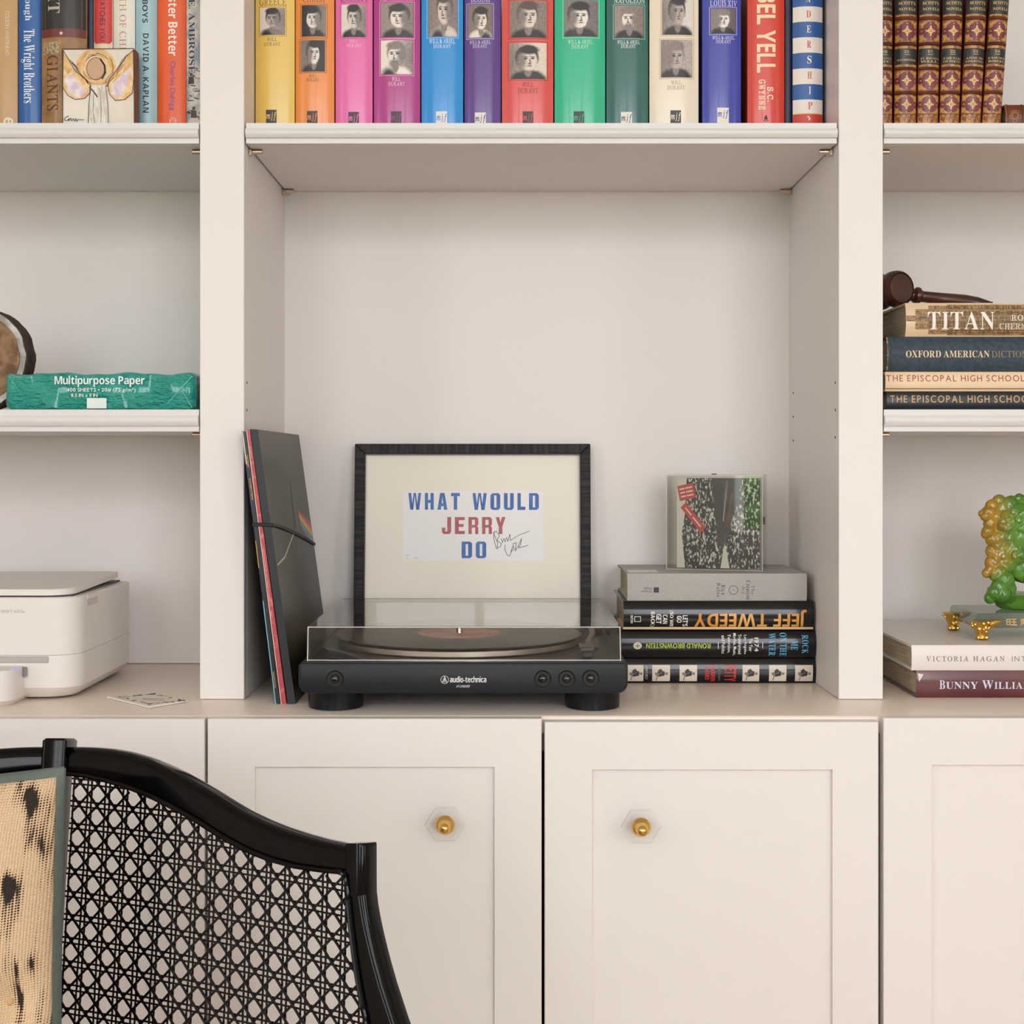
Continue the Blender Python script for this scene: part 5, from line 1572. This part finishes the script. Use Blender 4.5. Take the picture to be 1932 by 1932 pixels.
BL = [(1935, 1015, 46, 0), (1925, 985, 42, 0), (1955, 985, 44, 0), (1912, 1040, 34, 0), (1960, 1050, 42, .01), (1900, 985, 27, -.004), (1890, 1010, 24, 0), (1884, 1045, 20, 0),
      (1866, 967, 15, -.006), (1853, 969, 8, -.006), (1858, 975, 9, -.008), (1872, 955, 14, -.004), (1864, 1003, 13, -.008), (1859, 1008, 9, -.008), (1872, 1018, 14, -.006), (1880, 1030, 12, -.006),
      (1874, 1062, 17, -.004), (1862, 1081, 10, -.010), (1867, 1074, 9, -.01), (1884, 1082, 20, -.006), (1895, 1095, 20, -.01), (1885, 1108, 17, -.014), (1877, 1118, 16, -.016), (1892, 1122, 17, -.016),
      (1908, 942, 8, -.002), (1923, 940, 10, -.002), (1940, 938, 9, 0), (1885, 946, 14, -.002), (1905, 955, 20, 0), (1930, 955, 22, 0), (1970, 1100, 30, .006), (1985, 1040, 34, .014), (1965, 1130, 24, -.01), (1990, 1125, 26, .016), (1930, 1075, 26, 0), (1876, 975, 20, -.002), (1868, 988, 14, -.004), (1880, 1000, 18, 0), (1872, 1040, 14, -.003), (1878, 1072, 16, -.002), (1900, 1060, 26, 0), (1893, 962, 20, 0), (1900, 1110, 18, -.008), (1868, 1128, 12, -.014), (1905, 1125, 13, -.012)]
for x, y, r_, dy in BL:
    sphere(b, P(x, y, Yg + dy), r_ * Yg / F, 2, (1, .8, 1))
rr_ = random.Random(9)
for k in range(60):
    x, y, r_, dy = BL[rr_.randrange(8)]
    a_, t_ = rr_.uniform(0, 6.28), rr_.uniform(.2, .85)
    c = P(x, y, Yg + dy) + Vector((math.cos(a_) * t_, -.8 * math.sqrt(max(0, 1 - t_ * t_)), math.sin(a_) * t_)) * (r_ * Yg / F)
    # a curl: small ring of beads
    e = rr_.uniform(.0035, .006)
    for q_ in range(7):
        an_ = q_ * .9
        sphere(b, c + Vector((math.cos(an_), -.15 * q_ * .2, math.sin(an_))) * e * (1 - q_ * .09), .0019, 1)
    sphere(b, c, .0022, 1)
beast = obj('cast_beast', b, mt, fg_, True, angle=180, label='lumpy green and amber cast glass body')
rmz = beast.modifiers.new('remesh', 'REMESH'); rmz.mode = 'VOXEL'; rmz.voxel_size = .0011; rmz.use_smooth_shade = True
b = B()
zi = gz1 + .0002
bt = [(PX(1849, Yg), zi + .001), (PX(1862, Yg), zi + .012), (PX(1850, Yg) + .004, zi + .022), (PX(1872, Yg), zi + .016), (PX(1930, Yg), zi + .019), (PX(1990, Yg), zi + .016), (PX(2018, Yg), zi + .022), (PX(2000, Yg), zi + .004), (PX(1985, Yg), zi), (PX(1868, Yg), zi)]
b = B()
lathe(b, [(.030, 0), (.036, .003), (.042, .010), (.047, .018), (.045, .0195), (.038, .016), (.02, .020), (.001, .022)], (PX(1935, Yg), Yg, zi), (0, 0, 1), 40)
for v in b.verts:
    v.co.y = Yg + (v.co.y - Yg) * .62
    d = abs(v.co.x - PX(1935, Yg)); v.co.z += max(0, d - .025) * .35 if v.co.z > zi + .008 else 0
obj('ingot_base', b, mt, fg_, True, angle=60)

# ------------------------------------------------------------------ cane chair
CHX, CHY, CHZ = PX(108, 1.25), 1.25, .835
CA_, CB_, CR_ = .34, .42, .20


def ysurf(x, z):
    u = x - CHX
    return CHY - CA_ * u - CB_ * u * abs(u) + CR_ * (z - CHZ)


def inter(px, py, off=0.0):
    """point of the chair-back surface seen at a pixel (moved by off towards the viewer)."""
    Y = 1.18
    for _ in range(40):
        x, z = PX(px, Y), PZ(py, Y)
        Y += .6 * (ysurf(x, z) - Y)
    p_ = Vector((PX(px, Y), Y, PZ(py, Y)))
    return p_ + snorm(p_) * off


def snorm(p_):
    e = 1e-3
    dx = (ysurf(p_.x + e, p_.z) - ysurf(p_.x - e, p_.z)) / (2 * e)
    return Vector((dx, -1, CR_)).normalized()


ch = thing('cane_armchair', 'glossy black lacquered armchair with woven cane back in front of the cabinets', 'chair', (CHX, 1.0, 0))
LAC = M('#060506', .12, coat=0.0, spec=.2, bump=(14, .05), name='black_lacquer')
TOPE = [(100, 1404), (137, 1403), (165, 1404), (200, 1407), (235, 1414), (270, 1425), (300, 1437), (330, 1452), (360, 1469), (390, 1487), (420, 1506), (450, 1524), (485, 1541), (520, 1555), (560, 1568), (600, 1579), (640, 1587), (680, 1593), (706, 1598)]
BOTE = [(100, 1462), (130, 1461), (165, 1466), (200, 1474), (235, 1484), (266, 1496), (300, 1511), (340, 1532), (375, 1552), (414, 1577), (440, 1592), (469, 1607), (510, 1623), (557, 1636), (605, 1643), (655, 1648), (700, 1652)]
mirror = lambda v: Vector((2 * CHX - v.x, v.y, v.z))


def both(name, make, mats, smooth=True, angle=35, kind=None):
    for sd in (1, -1):
        b = make()
        if sd < 0:
            for v in b.verts:
                v.co = mirror(v.co)
        obj(name, b, mats, ch, smooth, angle=angle, kind=kind)


def sect(T, Bt, n, th):
    """rounded-box section between top T and bottom Bt, thickness th along n (centred behind the surface)."""
    up = (T - Bt)
    h = up.length
    up = up.normalized()
    c = (T + Bt) / 2 - n * (th * .5)
    return [c + up * z_ + n * y_ for y_, z_ in rrect(-th / 2, th / 2, -h / 2, h / 2, (min(.004, h * .2), .009, .009, min(.004, h * .2)), 4)]


def rail():
    b = B()
    xs = [112 + (668 - 112) * k / 46 for k in range(47)]
    loft(b, [sect(inter(x, interp(TOPE, x) + 6), inter(x, interp(BOTE, x)), snorm(inter(x, interp(BOTE, x))), .026) for x in xs])
    return b


both('top_rail', rail, LAC)
INN = [(1600, 652), (1650, 653), (1690, 656), (1740, 661), (1790, 667), (1840, 674), (1890, 683), (1932, 692), (2050, 722), (2250, 790)]
OUT = [(1590, 686), (1690, 687), (1720, 691), (1760, 699), (1810, 711), (1860, 725), (1932, 748), (2050, 792), (2250, 880)]


def stile_():
    b = B()
    ys = [1600 + (2250 - 1600) * k / 30 for k in range(31)]
    lo = []
    for y in ys:
        a, c = inter(interp(INN, y), y), inter(interp(OUT, y), y)
        n = snorm(a)
        sd = (c - a); w_ = sd.length; sd = sd.normalized()
        th = .019
        cc_ = (a + c) / 2 - n * th / 2
        lo.append([cc_ + sd * x_ + n * y_ for x_, y_ in rrect(-w_ / 2, w_ / 2, -th / 2, th / 2, (.002, .006, .002, .002), 4)])
    loft(b, lo)
    return b


both('back_stile', stile_, LAC)


def corner():
    b = B()
    lo = []
    for y in (1591, 1594, 1600, 1688, 1690.5):
        e = 0 if 1594 <= y <= 1688 else -1.5
        a, c = inter(650 - e, y), inter(687.5 + e, y)
        n = snorm(a); sd = (c - a); w_ = sd.length; sd = sd.normalized(); th = .020
        cc_ = (a + c) / 2 - n * (th / 2 - .0008)
        lo.append([cc_ + sd * x_ + n * y_ for x_, y_ in rrect(-w_ / 2, w_ / 2, -th / 2, th / 2, (.003, .007, .003, .003), 4)])
    loft(b, lo)
    return b


both('corner_block', corner, LAC)
# centre post and cap
pt = inter(108, 1392); pw = .0130
n0 = Vector((0, -1, CR_)).normalized()
dn = Vector((0, -CR_, -1)).normalized()


def post(w_, th, l0, l1, proud, bev):
    b = B()
    lo = []
    for l, e in ((l0, bev), (l0 + bev, 0), (l1 - bev, 0), (l1, bev)):
        c = Vector((CHX, ysurf(CHX, CHZ), CHZ)) + dn * l - n0 * (th / 2 - proud)
        lo.append([c + Vector((1, 0, 0)) * x_ + n0 * y_ for x_, y_ in rrect(-w_ + e, w_ - e, -th / 2 + e, th / 2 - e, .003, 4)])
    loft(b, lo)
    return b


ztop = PZ(1399, 1.235)
lt = (CHZ - ztop) / -dn.z
obj('centre_cap', post(.0108, .034, lt, lt + .028, .008, .002), LAC, ch, True, angle=35)
obj('centre_post', post(.0100, .024, lt + .026, lt + .40, .004, .001), LAC, ch, True, angle=35)

# woven cane: pairs of uprights, pairs of cross strands and two diagonals
PITCH = .0184
tabu = []
u, sarc = 0.0, 0.0
while u < .36:
    tabu.append((sarc, u))
    dy_ = CA_ + 2 * CB_ * u
    u += .002; sarc += .002 * math.sqrt(1 + dy_ * dy_)


def cane_pt(s, z, off):
    u_ = interp(tabu, s)
    p_ = Vector((CHX + u_, ysurf(CHX + u_, z), z))
    return p_ + snorm(p_) * off


def to_px(p_):
    return CX + p_.x / p_.y * F, CY + (CZ - p_.z) / p_.y * F


def inside(s, z):
    x, y = to_px(cane_pt(s, z, 0))
    return s > .016 and y > interp(BOTE, x) - 5 and x < interp(INN, y) + 4


CANE = M('#080607', .18, coat=0.0, spec=.32, name='lacquered_cane')
SMAX, ZLO, ZHI = .36, .50, .86


def cane():
    b = B()

    def strand(fn, t0, t1, w_, off, wave, ph):
        run = []
        n = int((t1 - t0) / .0044)
        for k in range(n + 1):
            t = t0 + (t1 - t0) * k / n
            s, z = fn(t)
            ok = 0 < s < SMAX and ZLO < z < ZHI and inside(s, z)
            if ok:
                run.append(cane_pt(s, z, off + wave * math.sin(2 * math.pi * t / PITCH + ph)))
            if (not ok or k == n) and len(run) > 1:
                sweep(b, run, .001, flat=(snorm(run[0]), w_, .0011))
                run = []
            elif not ok:
                run = []
    c60 = .0
    k = 0
    s = .018
    while s < SMAX:
        for d in (-.0021, .0021):
            strand(lambda t, s=s, d=d: (s + d, t), ZLO, ZHI, .0017, -.0006, .0003, k * 3.14 + d * 900)
        k += 1
        s += PITCH
    z = ZLO + .004
    while z < ZHI:
        for d in (-.0021, .0021):
            strand(lambda t, z=z, d=d: (t, z + d), .0, SMAX, .0017, -.0002, .0003, k * 3.14 + d * 900)
        k += 1
        z += PITCH
    rng = int((SMAX + .5) / PITCH) + 2
    for q in range(-rng, rng):
        base = q * PITCH + PITCH * .5
        strand(lambda t, base=base: (.018 + t, ZLO + .004 + t + base), -.02, .45, .0023, .0004, .0002, q)
        strand(lambda t, base=base: (.018 + t, ZLO + .004 - t + base), -.02, .45, .0023, .0009, .0002, q)
    return b


both('cane_webbing', cane, CANE, True, 60, 'stuff')
# bead along the cane edge
def bead():
    b = B()
    pts = [inter(x, interp(BOTE, x) - 2, .0012) for x in range(126, 652, 12)] + [inter(interp(INN, y) + 1, y, .0012) for y in range(1652, 2240, 24)]
    sweep(b, pts, .0022, 8)
    return b


both('cane_beading', bead, LAC)
# seat, lower rail and legs (below the picture)
ZS = .415
sx_ = interp([(0, 0), (1, 1)], .5)
b = B()
seat = [(CHX + .27 * math.sin(a) * (1.0 if math.cos(a) > 0 else .98), .86 + (.30 if math.cos(a) > 0 else .24) * math.cos(a)) for a in [2 * math.pi * k / 40 for k in range(40)]]
loft(b, [[(x, y, ZS - .05) for x, y in seat], [(x, y, ZS - .01) for x, y in seat], [(CHX + (x - CHX) * .96, .86 + (y - .86) * .96, ZS) for x, y in seat]])
obj('seat_frame', b, LAC, ch, True, angle=35)
b = B(); loft(b, [[(CHX + (x - CHX) * k_, .86 + (y - .86) * k_, z_) for x, y in seat] for k_, z_ in ((.93, ZS + .0005), (.95, ZS + .03), (.90, ZS + .055), (.7, ZS + .062))]); obj('seat_cushion', b, M('#d8c39a', .8), ch, True, angle=60)
for lx, ly in ((-.22, .68), (.22, .68), (-.17, 1.08), (.17, 1.08)):
    b = B(); cyl(b, (CHX + lx * 1.05, ly, 0), (CHX + lx, ly, ZS - .04), .013, .020, 16); obj('leg', b, LAC, ch, True)

# ------------------------------------------------------------------ cushion
cu_ = thing('throw_cushion', 'tan woven cushion with dark brush marks and green ribbon edge on the chair', 'cushion', (CHX - .10, 1.08, ZS + .065))
YQ = 1.165
tr = P(121, 1449, YQ)
Uu = Vector((-.055, .20, 1)).normalized()
Rr_ = Vector((1, .36, 0)).normalized()
Nn = Rr_.cross(Uu).normalized()
if Nn.y > 0:
    Nn = -Nn
HS = .172
CC = tr - Uu * HS - Rr_ * HS
bt_ = P(20, 1880, YQ - .03)


def cpt(u, v, side):
    # pincushion outline, domed faces, dimple at the tuft
    x = u * (1 - .012 * (1 - v * v)) * HS
    y = v * (1 - .03 * (1 - u * u)) * HS
    d = .045 * ((1 - abs(u) ** 3.2) * (1 - abs(v) ** 3.2)) ** .55
    p_ = CC + Rr_ * x + Uu * y
    if side > 0:
        rr = math.hypot(p_.x - bt_.x, p_.z - bt_.z)
        d -= .020 * math.exp(-(rr / .022) ** 2)
    return p_ + Nn * (side * (d + .004))


FAB = bpy.data.materials.new('woven_cushion'); FAB.use_nodes = True
nt = FAB.node_tree; pb = nt.nodes['Principled BSDF']; pb.inputs['Roughness'].default_value = .85; pb.inputs['Specular IOR Level'].default_value = .2
tc = nt.nodes.new('ShaderNodeTexCoord')


def nn(kind, **kw):
    n = nt.nodes.new(kind)
    for k, v in kw.items():
        n.inputs[k].default_value = v
    return n


mp = nn('ShaderNodeMapping', Scale=(110, 1, 20)); mp.inputs['Rotation'].default_value = (0, -.28, 0); nt.links.new(tc.outputs['Object'], mp.inputs[0])
n1 = nn('ShaderNodeTexNoise', Scale=1.0, Detail=2.0); nt.links.new(mp.outputs[0], n1.inputs['Vector'])
n2 = nn('ShaderNodeTexNoise', Scale=20.0, Detail=1.0); nt.links.new(tc.outputs['Object'], n2.inputs['Vector'])
mul = nn('ShaderNodeMath'); mul.operation = 'MULTIPLY'; nt.links.new(n1.outputs['Fac'], mul.inputs[0]); nt.links.new(n2.outputs['Fac'], mul.inputs[1])
# weave
wx = nn('ShaderNodeTexWave', Scale=165.0); wx.wave_type = 'BANDS'; wx.bands_direction = 'X'; nt.links.new(tc.outputs['Object'], wx.inputs['Vector'])
wz = nn('ShaderNodeTexWave', Scale=165.0); wz.bands_direction = 'Z'; nt.links.new(tc.outputs['Object'], wz.inputs['Vector'])
wm = nn('ShaderNodeMath'); wm.operation = 'MULTIPLY'; nt.links.new(wx.outputs['Fac'], wm.inputs[0]); nt.links.new(wz.outputs['Fac'], wm.inputs[1])
av = nn('ShaderNodeMath'); av.operation = 'MULTIPLY_ADD'; nt.links.new(wm.outputs[0], av.inputs[0]); av.inputs[1].default_value = .09; nt.links.new(mul.outputs[0], av.inputs[2])
rp = nn('ShaderNodeValToRGB'); rp.color_ramp.elements[0].position = .322; rp.color_ramp.elements[1].position = .340
rp.color_ramp.elements[0].color = rgb('#f2d8b4'); rp.color_ramp.elements[1].color = rgb('#3d3731'); nt.links.new(av.outputs[0], rp.inputs[0])
r2 = nn('ShaderNodeValToRGB'); r2.color_ramp.elements[0].color = rgb('#cf9f6c'); r2.color_ramp.elements[1].color = rgb('#ffffff'); r2.color_ramp.elements[1].position = .5
nt.links.new(wm.outputs[0], r2.inputs[0])
mx = nt.nodes.new('ShaderNodeMixRGB'); mx.blend_type = 'MULTIPLY'; mx.inputs[0].default_value = .4; nt.links.new(rp.outputs[0], mx.inputs[1]); nt.links.new(r2.outputs[0], mx.inputs[2])
nt.links.new(mx.outputs[0], pb.inputs['Base Color'])
bp = nn('ShaderNodeBump', Strength=.7, Distance=.0015); nt.links.new(wm.outputs[0], bp.inputs['Height']); nt.links.new(bp.outputs[0], pb.inputs['Normal'])
NQ = 44
b = B()
for side in (1, -1):
    g = [[b.verts.new(cpt(-1 + 2 * i / NQ, -1 + 2 * j / NQ, side)) for j in range(NQ + 1)] for i in range(NQ + 1)]
    for i in range(NQ):
        for j in range(NQ):
            b.faces.new((g[i][j], g[i + 1][j], g[i + 1][j + 1], g[i][j + 1]))
obj('cushion_body', b, FAB, cu_, True, angle=80)
RIB = M('#6c7872', .6, spec=.3, bump=(500, .5, (.1, .1, 1)), name='green_ribbon')
RIBH = M('#6c7872', .6, spec=.3, bump=(500, .5, (1, .1, .1)), name='green_ribbon_h')
wr = .036
for k, mtr in ((0, RIB), (1, RIBH), (2, RIB), (3, RIBH)):
    b = B()
    rows = []
    for i in range(41):
        t = -1 + 2 * i / 40
        row = []
        for side, e in ((1, wr), (1, wr * .5), (1, .004), (1, -.004), (0, -.009), (-1, -.004), (-1, wr * .5), (-1, wr)):
            q_ = 1 - e
            uu, vv = [(q_, t), (t, q_), (-q_, t), (t, -q_)][k]
            c1 = max(-1, min(1, uu)); c2 = max(-1, min(1, vv))
            p_ = cpt(c1, c2, side if side else 1)
            if side == 0:
                p_ -= Nn * .004
            ex = Rr_ * ((uu - c1) * HS) + Uu * ((vv - c2) * HS)
            row.append(b.verts.new(p_ + ex + Nn * (.0012 * side)))
        rows.append(row)
    for a, c in zip(rows[:-1], rows[1:]):
        for j in range(len(a) - 1):
            b.faces.new((a[j], a[j + 1], c[j + 1], c[j]))
    obj('ribbon_edge', b, mtr, cu_, True, angle=60)
cp_ = cpt((bt_ - CC).dot(Rr_) / HS, (bt_ - CC).dot(Uu) / HS, 1)
b = B(); sphere(b, cp_, .004, 2, (1, .4, 1)); obj('tuft', b, M('#c9a778', .8), cu_, True)
